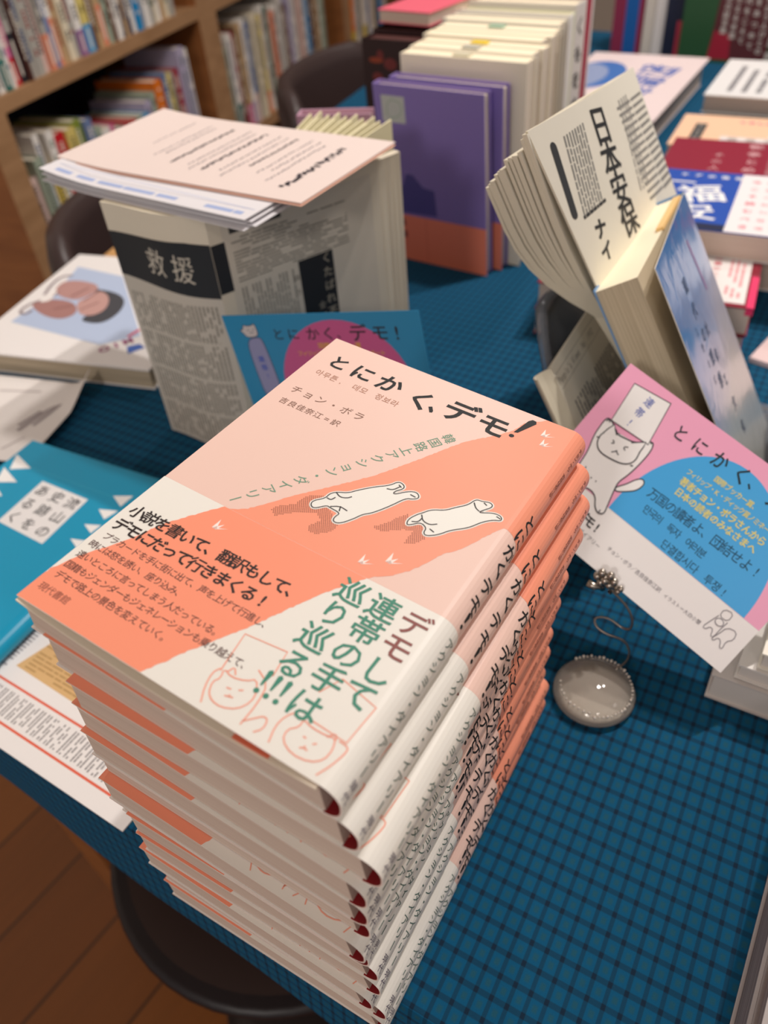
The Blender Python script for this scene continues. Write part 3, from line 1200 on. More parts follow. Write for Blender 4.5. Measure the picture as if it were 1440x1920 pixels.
# line-drawn cats with placards
for st, cl_ in (([(10.3, -80.2), (8.0, -65.3), (23.4, -63.5), (24.9, -73.1)], False), ([(12.3, -88.1), (10.8, -84.5), (12.1, -82.4), (10.8, -79.0), (14.6, -80.3), (19.3, -78.9), (21.5, -76.6), (24.3, -80.2), (25.0, -83.9), (23.0, -88.0), (18.6, -90.1), (14.8, -89.8)], True),
                ([(12.6, -92.0), (10.0, -87.2), (8.7, -82.1), (9.8, -79.6)], False), ([(19.9, -73.7), (25.4, -76.2), (26.9, -83.4), (26.9, -91.4)], False), ([(26.7, -90.3), (29.3, -87.4), (31.1, -85.5), (32.8, -85.9), (33.4, -89.0), (31.6, -91.3)], False),
                ([(15.7, -83.9), (17.3, -83.6)], False), ([(19.3, -82.7), (20.6, -81.9)], False), ([(16.9, -86.4), (18.1, -86.0), (19.6, -85.6)], False), ([(18.2, -85.2), (18.1, -86.1)], False),
                ([(39.9, -70.0), (43.4, -62.2), (57.3, -65.1), (56.2, -79.5), (43.4, -79.0)], False), ([(40.2, -88.8), (39.3, -85.2), (41.8, -82.8), (41.5, -79.9), (44.7, -80.9), (50.4, -80.7), (52.7, -79.9), (54.1, -83.5), (53.7, -87.4), (50.7, -90.1), (45.0, -90.9)], True),
                ([(37.3, -91.5), (35.8, -86.3), (36.3, -82.1), (38.7, -78.6)], False), ([(54.1, -80.1), (57.4, -80.3), (57.7, -82.4), (56.4, -87.7), (54.4, -92.3)], False),
                ([(44.5, -84.5), (45.6, -84.6)], False), ([(48.2, -85.1), (49.2, -84.3)], False), ([(45.6, -88.1), (46.8, -87.3), (48.1, -87.6)], False), ([(46.8, -86.6), (46.7, -87.5)], False), ([(12.4, -79.4), (13.2, -76.8), (15.2, -79)], False), ([(50.4, -81), (52, -78.6), (53.2, -80.4)], False)):
    mb.stroke(st, 0.5, JK, h2, line_o, closed=cl_, smooth=0 if len(st) in (4, 5) and st[0] in ((10.3, -80.2), (39.9, -70.0)) else 1)
h3 = h2 + .06
for ch, u, v, m_ in (('デ', 51.6, -32.4, redb), ('モ', 51.2, -43.2, redb), ('し', 51.0, -54.2, green), ('て', 50.6, -64.4, green), ('連', 39.6, -32.2, green), ('帯', 39.6, -43.2, green), ('の', 39.6, -54.0, green), ('手', 39.6, -65.0, green), ('は', 39.2, -76.4, green),
                     ('巡', 27.3, -32.2, green), ('り', 27.3, -43.2, green), ('巡', 27.3, -54.6, green), ('る', 27.6, -66.2, green)):
    mb.chars(ch, (u, v), (u, v - 1), 10.6, JK, h3, m_, vert=True, bold=0.010)
for du in (-3.6, 0, 3.6):
    mb.poly([(27.4 + du - .35, -77.6), (27.4 + du + .35, -77.6), (27.4 + du + .95, -72.2), (27.4 + du, -71.4), (27.4 + du - .95, -72.2)], JK, h3, green)
    mb.ell(27.4 + du, -79.8, .95, .95, JK, h3, green, 10)
vmark(mb, -30.2, -35.0, 5.0, h2)
mb.chars('アクション・ダイアリー', (UC, -30), (UC, -82), 4.6, JK, H0 + .1, M('#4d6a63'), vert=True, breaks=BRK)
mb.chars('現代', (UC, -87.6), (UC, -91.4), 3.4, JK, H0 + .1, M('#5d566a'), vert=True, breaks=BRK)
OBI = mb.mesh('obi')


# ---- page block, with the crimson hollow behind the spine left open at both ends
def page_block(gap):
    mb = MB()
    xs = [-62.8 + i * (55.6 + 62.8) / 10 for i in range(11)]
    zt = lambda x, y: T0 + TX * x + TY * y - 0.75 - gap * math.sin(math.pi * min(1, max(0, (x + 62.8) / 112))) ** 0.7
    y0, y1 = -93.4, 93.4
    for i in range(10):
        a, b = xs[i], xs[i + 1]
        mb.face([(a, y0, zt(a, y0)), (b, y0, zt(b, y0)), (b, y1, zt(b, y1)), (a, y1, zt(a, y1))], PAGE)
        mb.face([(a, y0, 0.6), (b, y0, 0.6), (b, y0, zt(b, y0)), (a, y0, zt(a, y0))], PAGE)
        mb.face([(b, y1, 0.6), (a, y1, 0.6), (a, y1, zt(a, y1)), (b, y1, zt(b, y1))], PAGE)
    a, b = xs[0], xs[-1]
    mb.face([(a, y1, 0.6), (a, y0, 0.6), (a, y0, zt(a, y0)), (a, y1, zt(a, y1))], PAGE)
    mb.face([(b + 2.6, y0, 0.6), (b + 2.6, y1, 0.6), (b, y1, zt(b, y1)), (b, y0, zt(b, y0))], PAGE)
    mb.face([(b, y0, 0.6), (b + 2.6, y0, 0.6), (b, y0, zt(b, y0))], PAGE)
    mb.face([(b + 2.6, y1, 0.6), (b, y1, 0.6), (b, y1, zt(b, y1))], PAGE)
    mb.face([(a, y0, 0.6), (a, y1, 0.6), (b + 2.6, y1, 0.6), (b + 2.6, y0, 0.6)], PAGE)
    return mb.mesh('page_block')


PB = page_block(0.0)
PB_TOP = page_block(5.2)

FRONT = [(0.5, .3), (-.3, 0), (-4.0, -.6), (-4.3, -4.0), (-6.3, -4.2), (-5.0, -3.2), (-9.0, -7.4), (-6.5, -4.2), (-7.3, -3.4), (-8.0, -4.0), (-9.0, -7.0), (-7.5, -4.4), (-8.5, -5.4)]
XS = (0, 4, 8.5, 6, 3.5, 2.5, 1.5, -1, 0, 0, -2, 1, 0.5)
SHIFT = [(x, (l + r) / 2, math.degrees((r - l) / 122)) for x, (l, r) in zip(XS, FRONT)]
NB = 13
LAB = ['pink and orange paperback on top of the tall stack, its whole front cover showing'] + \
      ['pink and orange paperback, %s from the top of the tall stack' % ORD[i] for i in range(2, 13)] + \
      ['pink and orange paperback at the very bottom of the tall stack, on the cloth']
for i in range(NB):
    lvl = NB - 1 - i
    sx, sy, rz = SHIFT[i]
    # the heap leans because every book is a little fuller at its fore edge
    nx = Vector((1, 0, lvl * TX))
    ny = Vector((0, 1, lvl * TY))
    nz = nx.cross(ny).normalized()
    X = (nx - nz * nx.dot(nz)).normalized()
    Y = nz.cross(X)
    Rm = Matrix((X, Y, nz)).transposed().to_4x4() @ Matrix.Rotation(math.radians(rz), 4, 'Z')
    zc = 0.35 + lvl * (T0 + 0.02) + lvl * (TX * sx + TY * sy)
    t = thing('stacked_book', LAB[i], 'book', group='paperbacks in the tall stack', mat=Matrix.Translation(W((sx, sy, zc))) @ Rm)
    for nm, me in (('jacket', JACKET), ('obi', OBI), ('page_block', PB_TOP if i == 0 else PB)):
        o = bpy.data.objects.new(nm, me)
        COL.objects.link(o)
        o.parent = t
    if i == 0:
        mb = MB()      # loose cream flyleaf sagging between cover and pages
        g = []
        for k in range(13):
            u = -63.6 + k * 10
            z = T0 + TX * u - 0.6 - 3.9 * math.sin(math.pi * min(1, max(0, (u + 63.6) / 116))) ** 0.75
            g.append([(u, v, z + TY * v) for v in (-95.2, 0, 93.6)])
        mb.sheet(g, 0.9, M('#efe3cf'))
        mb.build('flyleaf', t)
        mb = MB()      # folded-in jacket flap
        mb.sheet([[(u, v, T0 + TX * u + TY * v - d) for v in (-94.7, 0, 93.8)] for u, d in ((26, 3.0), (40, 2.3), (56.0, 1.0))], 0.3, M('#f07f60', 0.45))
        tag(mb.build('jacket_flap', t), 'orange folded-in jacket flap')

# ================================================================== announcement card on its wire stand
def obj_frame(O, X, Y):
    """matrix of a flat thing whose local x/y lie along X/Y (mm position)"""
    f = Frame(O, X, Y)
    return Matrix.Translation(W(f.O)) @ Matrix((f.X, f.Y, f.N)).transposed().to_4x4()


card_o, card_x, card_y = Vector((43.6, 232.2, 153.6)), Vector((.924, -.156, -.35)), Vector((.348, .726, .593))


def CP(u, v, h=0.0):
    """print layout of the card (measured on a slightly different rectangle) onto its 148 x 105 face"""
    w_ = -7.83e-4 * u - 4.54e-4 * v + 1
    return Vector(((0.876639 * u - 0.0747930 * v + 0.223385) / w_, (0.0440680 * u + 1.020011 * v - 2.935400) / w_, h))


FLAT_ = FLAT
FLAT = CP
c_txt, c_hand, c_yel = M('#2a2c33'), M('#1d4a66'), M('#f2e37a')
mb = MB()
mb.box(0, 148, -105, 0, -0.4, 0, M('#f8f5f4', 0.35), fr=FLAT_)
mb.poly([(0.02, -72.0), (147.98, -74.2), (147.98, -0.02), (0.02, -0.02)], FLAT_, .05, M('#fab0d0', 0.35))
skyb = M('#4ab0f0', 0.35)
mb.ell(91.5, -70, 47.5, 60.5, FLAT, .1, skyb, 40, 0, 180)
pk, ln = M('#f9f7f6', 0.35), M('#3a3a42')
cat_o = [(20.5, -76.0), (22.2, -70.7), (27.4, -68.4), (33.2, -69.6), (36.6, -74.5), (40.6, -76.6), (44.2, -74.6), (42.8, -69.8), (40.4, -61.2), (39.0, -55.1), (41.4, -48.6), (43.0, -39.4), (43.5, -30.7), (42.2, -26.4), (39.6, -26.4), (37.2, -28.9), (34.9, -30.9), (25.3, -31.7), (18.9, -33.3), (12.9, -29.7), (8.6, -29.3), (8.2, -35.2), (8.6, -42.6), (11.6, -51.9), (12.0, -59.4), (13.0, -70), (13.4, -78)]


def rot_ccw_(pts):
    a = sum(pts[i - 1][0] * pts[i][1] - pts[i][0] * pts[i - 1][1] for i in range(len(pts)))
    return pts if a > 0 else pts[::-1]


def chaikin(pts, k=2, closed=True):
    for _ in range(k):
        q = []
        for i in range(len(pts) if closed else len(pts) - 1):
            a, b = pts[i], pts[(i + 1) % len(pts)]
            q += [(a[0] * .75 + b[0] * .25, a[1] * .75 + b[1] * .25), (a[0] * .25 + b[0] * .75, a[1] * .25 + b[1] * .75)]
        pts = q
    return pts


for shp, h in ((chaikin([(39.5, -58.5), (43.7, -53.6), (46.9, -47.6), (50.2, -45.2), (52.7, -47.2), (51.2, -52.7), (46.4, -56.8), (41.2, -60.5)]), .15), (chaikin(cat_o), .2)):
    mb.poly(shp, FLAT, h, pk)
    mb.stroke(shp, 0.75, FLAT, h + .03, ln, closed=True)
plc = [(9.9, -5.2), (35.6, -3.4), (39.7, -28.6), (11.9, -29.5)]
mb.poly(plc, FLAT, .25, pk)
mb.stroke(plc, 0.7, FLAT, .28, ln, closed=True)
mb.poly([(18.6, -30.6), (36.6, -29.9), (36.2, -31.6), (31.7, -32), (19.5, -33)], FLAT, .25, M('#fab0d0', 0.35))
head = chaikin([(12.9, -44.9), (11.7, -39.3), (14.5, -36.2), (15.5, -31.0), (20.1, -34.2), (27.6, -33), (31.7, -32.2), (37.3, -28.9), (38.4, -34.2), (39.7, -40.7), (35.5, -45.5), (26.0, -47.6), (17.8, -48.1)], 2)
mb.poly(head, FLAT, .3, pk)
mb.stroke(head, 0.8, FLAT, .33, ln, closed=True)
for ear in ([(12.6, -38.2), (13.6, -34.4), (15.4, -30.4), (17.8, -32.6), (20.6, -34.6)], [(30.8, -33.2), (34.2, -30.6), (37.8, -28.2), (38.4, -31.2), (38.4, -35.0)]):
    mb.poly(rot_ccw_(ear), FLAT, .34, pk)
    mb.stroke(ear, 0.75, FLAT, .36, ln)
for st in ([(9.4, -31.5), (10.6, -29.6), (12, -31)], [(40.4, -27.4), (41.6, -26), (42.6, -28)], [(20.4, -38.0), (22.6, -39.0), (20.8, -40.0)], [(31.0, -36.2), (28.4, -37.6), (30.6, -38.8)], [(24.2, -44.0), (25.9, -42.6), (26.4, -41.3), (27, -42.4), (29, -43.0)], [(16.6, -59.5), (17.6, -62)], [(20.4, -62.0), (20.8, -63.2)], [(23.6, -62.4), (24, -63.4)], [(27.4, -62.4), (27.8, -63.2)],
           [(10.6, -42), (12.8, -41.5)], [(38.6, -43.6), (40.4, -43)], [(22.6, -76), (22.8, -73.8)], [(41, -76.2), (40.8, -74)]):
    mb.stroke(st, 0.7, FLAT, .36, ln, smooth=1)
mb.chars('連帯!', (24.6, -9.5), (22.4, -24.5), 5.6, FLAT, .36, M('#3355b8'), vert=True)
for ch, u, sz in (('と', 51, 8.6), ('に', 64.4, 8.6), ('か', 78, 9.4), ('く', 92, 9.6), ('、', 101, 8), ('デ', 113, 11), ('モ', 127, 10), ('!', 139, 10)):
    mb.chars(ch, (u, -13.6), (u + 1, -13.6), sz, FLAT, .2, M('#23343c'), bold=0.012)
mb.chars('国際ブッカー賞、', (83.5, -22.3), (108, -22.6), 3.5, FLAT, .2, c_yel, bold=.012)
mb.chars('フィリップ・K・ディック賞ノミネート作家', (68.8, -27.6), (128.5, -28.2), 3.4, FLAT, .2, c_yel, bold=.008)
mb.chars('著者チョン・ボラさんから', (69.9, -33.4), (121, -34.2), 4.7, FLAT, .2, c_yel, bold=.02)
mb.chars('日本の読者のみなさまへ', (71.3, -39.4), (119.6, -40), 4.6, FLAT, .2, c_yel, bold=.02)
mb.chars('万国の讀者よ、団結せよ!', (60.6, -48.6), (129, -48.0), 6.6, FLAT, .2, c_hand)
mb.chars('만국의 독자 여러분', (63.4, -57.4), (102, -57.6), 5.2, FLAT, .2, c_hand)
mb.chars('단결합시다 투쟁!', (84.0, -66.2), (123.5, -66.4), 5.4, FLAT, .2, c_hand)
mb.chars('とにかく、デモ!', (4, -83.4), (46, -83.4), 7.0, FLAT, .2, c_txt, bold=.02)
mb.chars('韓国路上アクション・ダイアリー', (5, -91), (53, -91), 3.2, FLAT, .2, M('#77777c'))
mb.chars('チョン・ボラ／吉良佳奈江訳', (60.2, -88), (96.4, -87.2), 2.9, FLAT, .2, M('#77737a'))
mb.chars('イラスト＝大白小蟹', (101.8, -87.5), (123.4, -86.5), 2.5, FLAT, .2, M('#77737a'))
gl = M('#8b868e')
for st, c_ in (([(129, -72.6), (134, -71.4), (134.4, -76.6), (129.4, -77.2)], True), ([(129, -77), (127.6, -82), (126.4, -87), (128.4, -87), (129.4, -84.4), (131.4, -84.6), (132.4, -88), (134, -87.6), (134, -82), (134.6, -77)], False), ([(136, -79), (141, -77.6), (142.4, -82), (140, -85), (141, -89.4), (139.4, -89.6), (138, -86.6), (136, -86), (135, -89), (133.6, -88.4), (135, -84)], True)):
    mb.stroke(st, 0.45, FLAT, .2, gl, closed=c_, smooth=1)
mb.ell(131.4, -79.6, 2.5, 2.1, FLAT, .2, gl, 18)
mb.ell(131.4, -79.6, 2.0, 1.6, FLAT, .23, M('#f8f5f4', 0.35), 18)
FLAT = FLAT_
card = mb.build('announcement_card')
card.matrix_world = obj_frame(card_o, card_x, card_y)
tag(card, 'pink and blue card with a cat raising a placard, held by a wire stand', 'card')

silver = M('#b0a79c', 0.22, 1.0)
beadm = M('#e6dfd4', 0.35, 0.5)
glassm = mat_clear('glass_clear', (0.97, 0.965, 0.95, 1), 0.04, 0.42, '#c4bbb0', 1.42)


def memo_stand(label, base, clip, seed=1):
    """clear domed foot, curled silver wire, ornamental clip; base and clip in table mm"""
    t = thing('memo_stand', label, 'memo stand', (base[0], base[1], 0))
    b = Vector((base[0], base[1], 0))
    rr = random.Random(seed)
    m_ = MB()
    m_.lathe([(8, 1.2), (21, 1.2), (23.6, 2.4), (24.3, 4.6), (23.4, 7.2), (20, 11), (14, 14.2), (7, 16), (.6, 16.6)], glassm, n=48)
    dome = m_.build('domed_foot', t, smooth=True)
    m_ = MB()
    m_.lathe([(2, 0.1), (20.5, 0.1), (20.5, 0.9), (2, 0.9)], M('#cfc8bd', 0.38, 0.7), n=40)
    tag(m_.build('foot_plate', t), 'silver disc under the clear dome')
    m_ = MB()
    for i in range(34):
        a = math.radians(-70 + i * 6.4)
        m_.ball((21.6 * math.cos(a), 21.4 * math.sin(a), 10.2 + rr.uniform(-.8, .8)), rr.uniform(.6, 1.1), beadm, 6)
    for i in range(10):
        a = math.radians(200 + i * 9)
        m_.ball((20 * math.cos(a), 20 * math.sin(a), 11 + rr.uniform(-.8, .8)), rr.uniform(.6, 1.0), beadm, 6)
    tag(m_.build('bead_rim', dome, smooth=True), 'ring of tiny silver beads')
    c_ = Vector(clip) - b
    m_ = MB()
    st = Vector((6, 17, 10))
    en = c_ + Vector((1.5, -2.5, -6))
    ax = en - st
    side = Vector((1, 0.15, 0)).normalized()
    fw = Vector((0.1, -0.8, 0.6)).normalized()
    # profile along the rise: out to the right, one full loop to the left, out to the right again
    ctl = [(0, 0, 0), (.08, 5, 0), (.2, 9, 0), (.34, 9.5, 0), (.43, 5, 2), (.44, -3, 3.5), (.50, -10, 2), (.60, -10, -1), (.63, -2, -2.5), (.54, 6, -1.5), (.56, 11, 0), (.68, 12.5, 0), (.82, 10, 0), (.92, 5, 0), (1, 0, 0)]
    for _ in range(3):
        q_ = [ctl[0]]
        for i in range(len(ctl) - 1):
            u_, w_ = ctl[i], ctl[i + 1]
            q_ += [tuple(u_[j] * .75 + w_[j] * .25 for j in range(3)), tuple(u_[j] * .25 + w_[j] * .75 for j in range(3))]
        ctl = q_ + [ctl[-1]]
    pts = [st + ax * t_ + side * s_ + fw * f_ for t_, s_, f_ in ctl]
    m_.tube(pts, 0.7, M('#8a8078', 0.3, 1.0), n=8)
    m_.build('wire', t, smooth=True)
    m_ = MB()
    for s_ in (-1, 1):
        m_.tube([c_ + Vector((s_ * 2, -2.5, -9)), c_ + Vector((s_ * 4.4, -2.6, -5)), c_ + Vector((s_ * 1.4, -1.6, 2))], 1, silver, n=8, rs=[1.6, 3.0, 2.0])
    m_.tube([c_ + Vector((-11, -5, -5)), c_ + Vector((-7, -4.6, -6.5)), c_ + Vector((-2, -3, -6))], 1, silver, n=8, rs=[2.6, 2.3, 1.6])
    clipo = m_.build('clip', t, smooth=True)
    m_ = MB()
    for i in range(6):
        a = i * math.pi / 3
        m_.ball(c_ + Vector((math.cos(a) * 5.0 - 1, -5.0, 3.4 + math.sin(a) * 4.6)), 2.5, silver, 8)
    m_.ball(c_ + Vector((-1, -6.4, 3.4)), 2.7, silver, 8)
    m_.ball(c_ + Vector((8, -4.4, -1)), 2.0, silver, 8)
    m_.ball(c_ + Vector((6.6, -4.4, -4)), 1.7, silver, 8)
    m_.build('flower_ornament', clipo, smooth=True)
    return t


cf = Frame(card_o, card_x, card_y)
memo_stand('clear domed memo stand with a silver wire, beside the tall stack', (83, 113), cf(70.5, -103.2, 0.2))

# ------------------------------------------------------------------ blue announcement card behind the stack
mb = MB()
mb.box(0, 148, -105, 0, -0.4, 0, M('#2c87b5', 0.4))
mb.ell(85, -62, 51, 57, FLAT, .06, M('#c4568c', 0.4), 44)
mb.box(0, 148, -105, -78, -.02, .08, M('#e9e4e2', 0.4))
for ch, u, sz in (('と', 41, 9), ('に', 53, 9), ('か', 68, 10), ('く', 80, 10), ('、', 90, 8), ('デ', 102, 13), ('モ', 118, 12), ('!', 130, 13)):
    mb.chars(ch, (u, -15.4), (u + 1, -15.4), sz, FLAT, .12, M('#2b2a33'), bold=0.012)
mb.chars('国際ブッカー賞', (72, -24.5), (100, -24.5), 4.4, FLAT, .12, M('#d9a93a'), bold=.01)
mb.chars('フィリップ・K・ディック賞ノミネート', (54, -30.5), (117, -30.5), 4.2, FLAT, .12, M('#d9a93a'), bold=.01)
lav = M('#8f8fb5', 0.4)
bn = chaikin([(14.4, -19.0), (23.9, -17.0), (27.3, -19), (29.4, -51.4), (29.6, -74), (14.6, -74), (13.0, -33.5)], 2)
mb.poly(bn, FLAT, .12, lav)
mb.stroke(bn, .6, FLAT, .15, M('#3b4a66'), closed=True)
hd = chaikin([(15.0, -7.1), (17, -8.4), (22, -8), (24.1, -5.9), (25.2, -12.1), (24.4, -16.6), (15.4, -17.6), (13.4, -14), (11.0, -11.3), (14, -11)], 2)
mb.poly(hd, FLAT, .18, M('#c9c0bf', 0.4))
mb.stroke(hd, .6, FLAT, .21, M('#3b4a66'), closed=True)
for st in ([(17, -11.4), (19, -11.6)], [(21.4, -11.2), (23, -11)], [(18.6, -13.8), (20.4, -13.2), (22, -13.8)]):
    mb.stroke(st, .5, FLAT, .23, M('#3b4a66'))
mb.chars('連帯!', (20.8, -35), (21.8, -49), 5.2, FLAT, .18, M('#3a57b4'), vert=True, bold=.012)
fcard = mb.build('announcement_card')
fl_o, fl_x, fl_y = Vector((-233.6, 187.8, 143.8)), Vector((.967, .215, .136)), Vector((-.135, -.019, .991))
fcard.matrix_world = obj_frame(fl_o, fl_x, fl_y)
tag(fcard, 'blue announcement card with a magenta disc, standing behind the tall stack', 'card')
ff = Frame(fl_o, fl_x, fl_y)
memo_stand('clear domed memo stand holding the blue card, hidden behind the tall stack', (-142, 160), ff(74, -103.4, 0.4), 2)


# ================================================================== newspaper-covered book standing open
WBZ = 205.0
pL = Vector((-341, 199, 0))
pC = Vector((-250, 208, 0))
pR = Vector((-183, 368, 0))
paper_news, paper_news2 = M('#c6beb2', 0.75), M('#d3cabb', 0.75)
cream_p = M('#ddd3c0', 0.75)
newsink = M('#8b857b', 0.7)
blackp = M('#26282c', 0.6)
t = thing('newspaper_book', 'cream book standing open under the leaflets, printed like a newspaper with a black banner', 'book', pC)


def bend(a, b, bow, nrm):
    """curved upright page from a to b: u 0..1 -> point"""
    def f(q):
        return a.lerp(b, q) + nrm * (bow * math.sin(math.pi * q ** 1.6))
    return f


nL = Vector((0.1, -1, 0)).normalized()
lf = bend(pL - pC, Vector((0, 0, 0)), 7.0, nL)
LL = (pL - pC).length
lmap = lambda u, v, h=0.0: lf(u / LL) + nL * h + Vector((0, 0, v))
mb = MB()
g = [[lmap(LL * i / 14, v) for v in (0.3, WBZ / 2, WBZ)] for i in range(15)]
mb.sheet(g, 7.0, cream_p, M('#e6dcc4', 0.8))
brk = [LL * i / 14 for i in range(1, 14)]
mb.rect(0.2, 0.5, LL - .2, 182, lmap, .1, paper_news, brk)
mb.poly([(0.2, 150), (LL - .1, 143), (LL - .1, 184), (LL * .8, 186), (0.2, 184)], lmap, .2, blackp, brk)
mb.chars('救援', (LL * .47, 167), (LL * .735, 165), 21, lmap, .32, M('#c9c1b3', 0.6), wid=.85)
rr = random.Random(5)
for k_ in range(4):
    mb.greek(4, 106 - k_ * 34, LL - 4, 137 - k_ * 34, lmap, .22, newsink, 26, vertical=True, gap=.45, rnd=rr, fill=.8)
mb.build('left_page_block', t)
dR = (pR - pC)
LR = dR.length
fR = Frame((0, 0, 0), dR, (0, 0, 1))
mb = MB()
mb.box(0, LR - 28, 0.3, WBZ - 1, -7, 0, cream_p, fr=fR)
mb.rect(10, 2, LR - 36, 196, fR, .1, paper_news2)
mb.rect(0.1, 146, 11, 183, fR, .15, blackp)
mb.greek(16, 150, LR - 60, 184, fR, .2, newsink, 14, gap=.45, rnd=rr)
mb.rect(16, 187, 58, 193, fR, .2, M('#3c3a38'))
mb.greek(16, 70, 62, 146, fR, .2, newsink, 16, vertical=True, gap=.42, rnd=rr)
mb.greek(16, 2, 62, 66, fR, .2, newsink, 16, vertical=True, gap=.42, rnd=rr)
mb.rect(66, 60, 97, 150, fR, .2, blackp)
mb.chars('くたばれ不当弾圧', (91, 145), (91, 66), 8.5, fR, .3, M('#a8a090'), vert=True, bold=.01)
mb.chars('全国からの', (82, 108), (82, 68), 6.5, fR, .3, M('#a8a090'), vert=True)
mb.chars('ほう', (63, 138), (63, 126), 5, fR, .3, M('#3c3a38'), vert=True)
mb.build('right_page_block', t)
for k_ in range(4):
    mb = MB()
    a = LR - 27 + k_ * 7
    mb.box(a, a + 6.4, 0.3, WBZ - 2 - k_, -8 - k_ * 3, -1.5 - k_ * 3, cream_p if k_ % 2 else M('#e3d9c5', 0.8), fr=fR)
    mb.build('page_section', t)
# pages fanned out behind, their tips showing over the leaflets
for k_ in range(14):
    q = k_ / 13
    ang = math.radians(99 - 21 * q)
    L_ = 176 + 9 * math.sin(k_ * 2.1)
    e = Vector((math.cos(ang), math.sin(ang), 0))
    s_ = Vector((-14 + 8 * q, 14 + 2 * q, 0))
    nr = Vector((-e.y, e.x, 0))
    mb = MB()
    g = [[s_ + e * (L_ * i / 8) + nr * (5 * math.sin(math.pi * i / 8)) + Vector((0, 0, z)) for z in (0.3, 203 + max(0, i - 6) * 4.5)] for i in range(9)]
    mb.sheet(g, 1.6, M('#e6deb9', 0.8))
    mb.build('fanned_pages', t)

# leaflets lying across its top
LEAF_O = Vector((-409, 212, 0))


def leaflet(name, label, x, y, z, rz, paper, lift, printer=None, group='leaflets on the newspaper-covered book', w=208, d=140):
    m_ = MB()
    g = []
    for i in range(11):
        u = w * i / 10
        row = []
        for v in (0, d / 2, d):
            zz = lift * (max(0, 1 - u / 70) ** 2)
            row.append((u, v, zz))
        g.append(row)
    mp = lambda u, v, h=0.0: Vector((u, v, lift * (max(0, 1 - u / 70) ** 2) + h))
    m_.sheet(g, 0.5, paper)
    if printer:
        printer(m_, mp)
    o = m_.build('leaflet')
    o.location = W((x, y, z))
    o.rotation_euler = (0, 0, math.radians(rz))
    return tag(o, label, 'leaflet', group)


def print_pink(m_, mp):
    rr_ = random.Random(11)
    ink_ = M('#544c52', 0.6)
    # vertical columns of text; heading column near the right end
    W_ = 232 / 208
    for u, w_, v0, v1, dk in ((182, 7.5, 22, 112, 1), (166, 2.6, 30, 112, 0), (159, 2.4, 46, 118, 0), (152, 2.4, 40, 120, 0), (140, 3.4, 50, 118, 1), (132, 2.6, 24, 118, 0), (125, 2.4, 34, 120, 0), (112, 4.4, 30, 120, 1), (103, 2.4, 26, 118, 0), (97, 2.4, 36, 122, 0),
                              (82, 4.2, 34, 120, 1), (66, 2.6, 52, 118, 0), (60, 2.6, 44, 122, 0), (50, 2.2, 60, 124, 0), (43, 2.2, 66, 124, 0)):
        u *= W_
        v0, v1 = v0 * .86, v1 * .86
        n_ = 2 if w_ > 2.5 else 1
        for _ in range(3 if dk else 2):
            v = v1
            while v > v0:
                l_ = rr_.uniform(1.2, 3.2)
                a_ = u + rr_.uniform(-w_, w_) * .32
                m_.rect(a_ - w_ * .22, v - l_, a_ + w_ * .22, v, mp, .06, M('#4a444d', 0.6) if dk else M('#877f85', 0.6))
                v -= l_ + rr_.uniform(.8, 2.6)


def print_blue(m_, mp):
    rr_ = random.Random(3)
    m_.greek(8, 3, 196, 12, mp, .06, M('#9fb0d8', 0.6), 1, gap=.5, rnd=rr_)
    m_.stroke([(6, 15), (200, 15)], .5, mp, .06, M('#9fb0d8', 0.6))


pinkp, whitep = M('#e3d3cd', 0.6), M('#dedce0', 0.6)
z_ = WBZ + 1.2
for k_ in range(6):
    leaflet('leaflet', 'white leaflet, %s from the bottom under the pale pink leaflets' % ORD[k_ + 1], LEAF_O.x - 3 + [3, 8, 1, 5, 0, 3][k_], LEAF_O.y - [6, 4, 3, 5, 2, 5][k_], z_, -1.6 + [-.8, .4, -.3, .7, 0, -.4][k_], whitep, 3.0 + k_ * .4, print_blue if k_ == 5 else None, w=204)
    z_ += 1.25
leaflet('leaflet', 'peach leaflet just under the topmost pale pink leaflet', -412, 228, z_, .3, M('#e9b9a4', 0.6), 3.5, w=231, d=120)
z_ += 1.2
leaflet('leaflet', 'pale pink leaflet with columns of print, topmost on the newspaper-covered book', -414, 229, z_, .4, pinkp, 3.5, print_pink, w=232, d=121)

# mauve book behind
t = thing('mauve_book', 'mauve book standing behind the newspaper-covered book, left of the purple ones', 'book', (-322, 414, 0), math.radians(22))
mb = MB()
mb.box(0, 66, -2, 0, 0.3, 203, M('#b98fa6', 0.5))
mb.box(0, 66, 14, 16, 0.3, 203, M('#b98fa6', 0.5))
mb.box(0, 2, 0, 14, 0.3, 203, M('#b98fa6', 0.5))
mb.build('cover', t)
mb = MB()
mb.box(2, 64, 0.02, 13.98, 1, 199, PAGE_X)
mb.build('page_block', t)


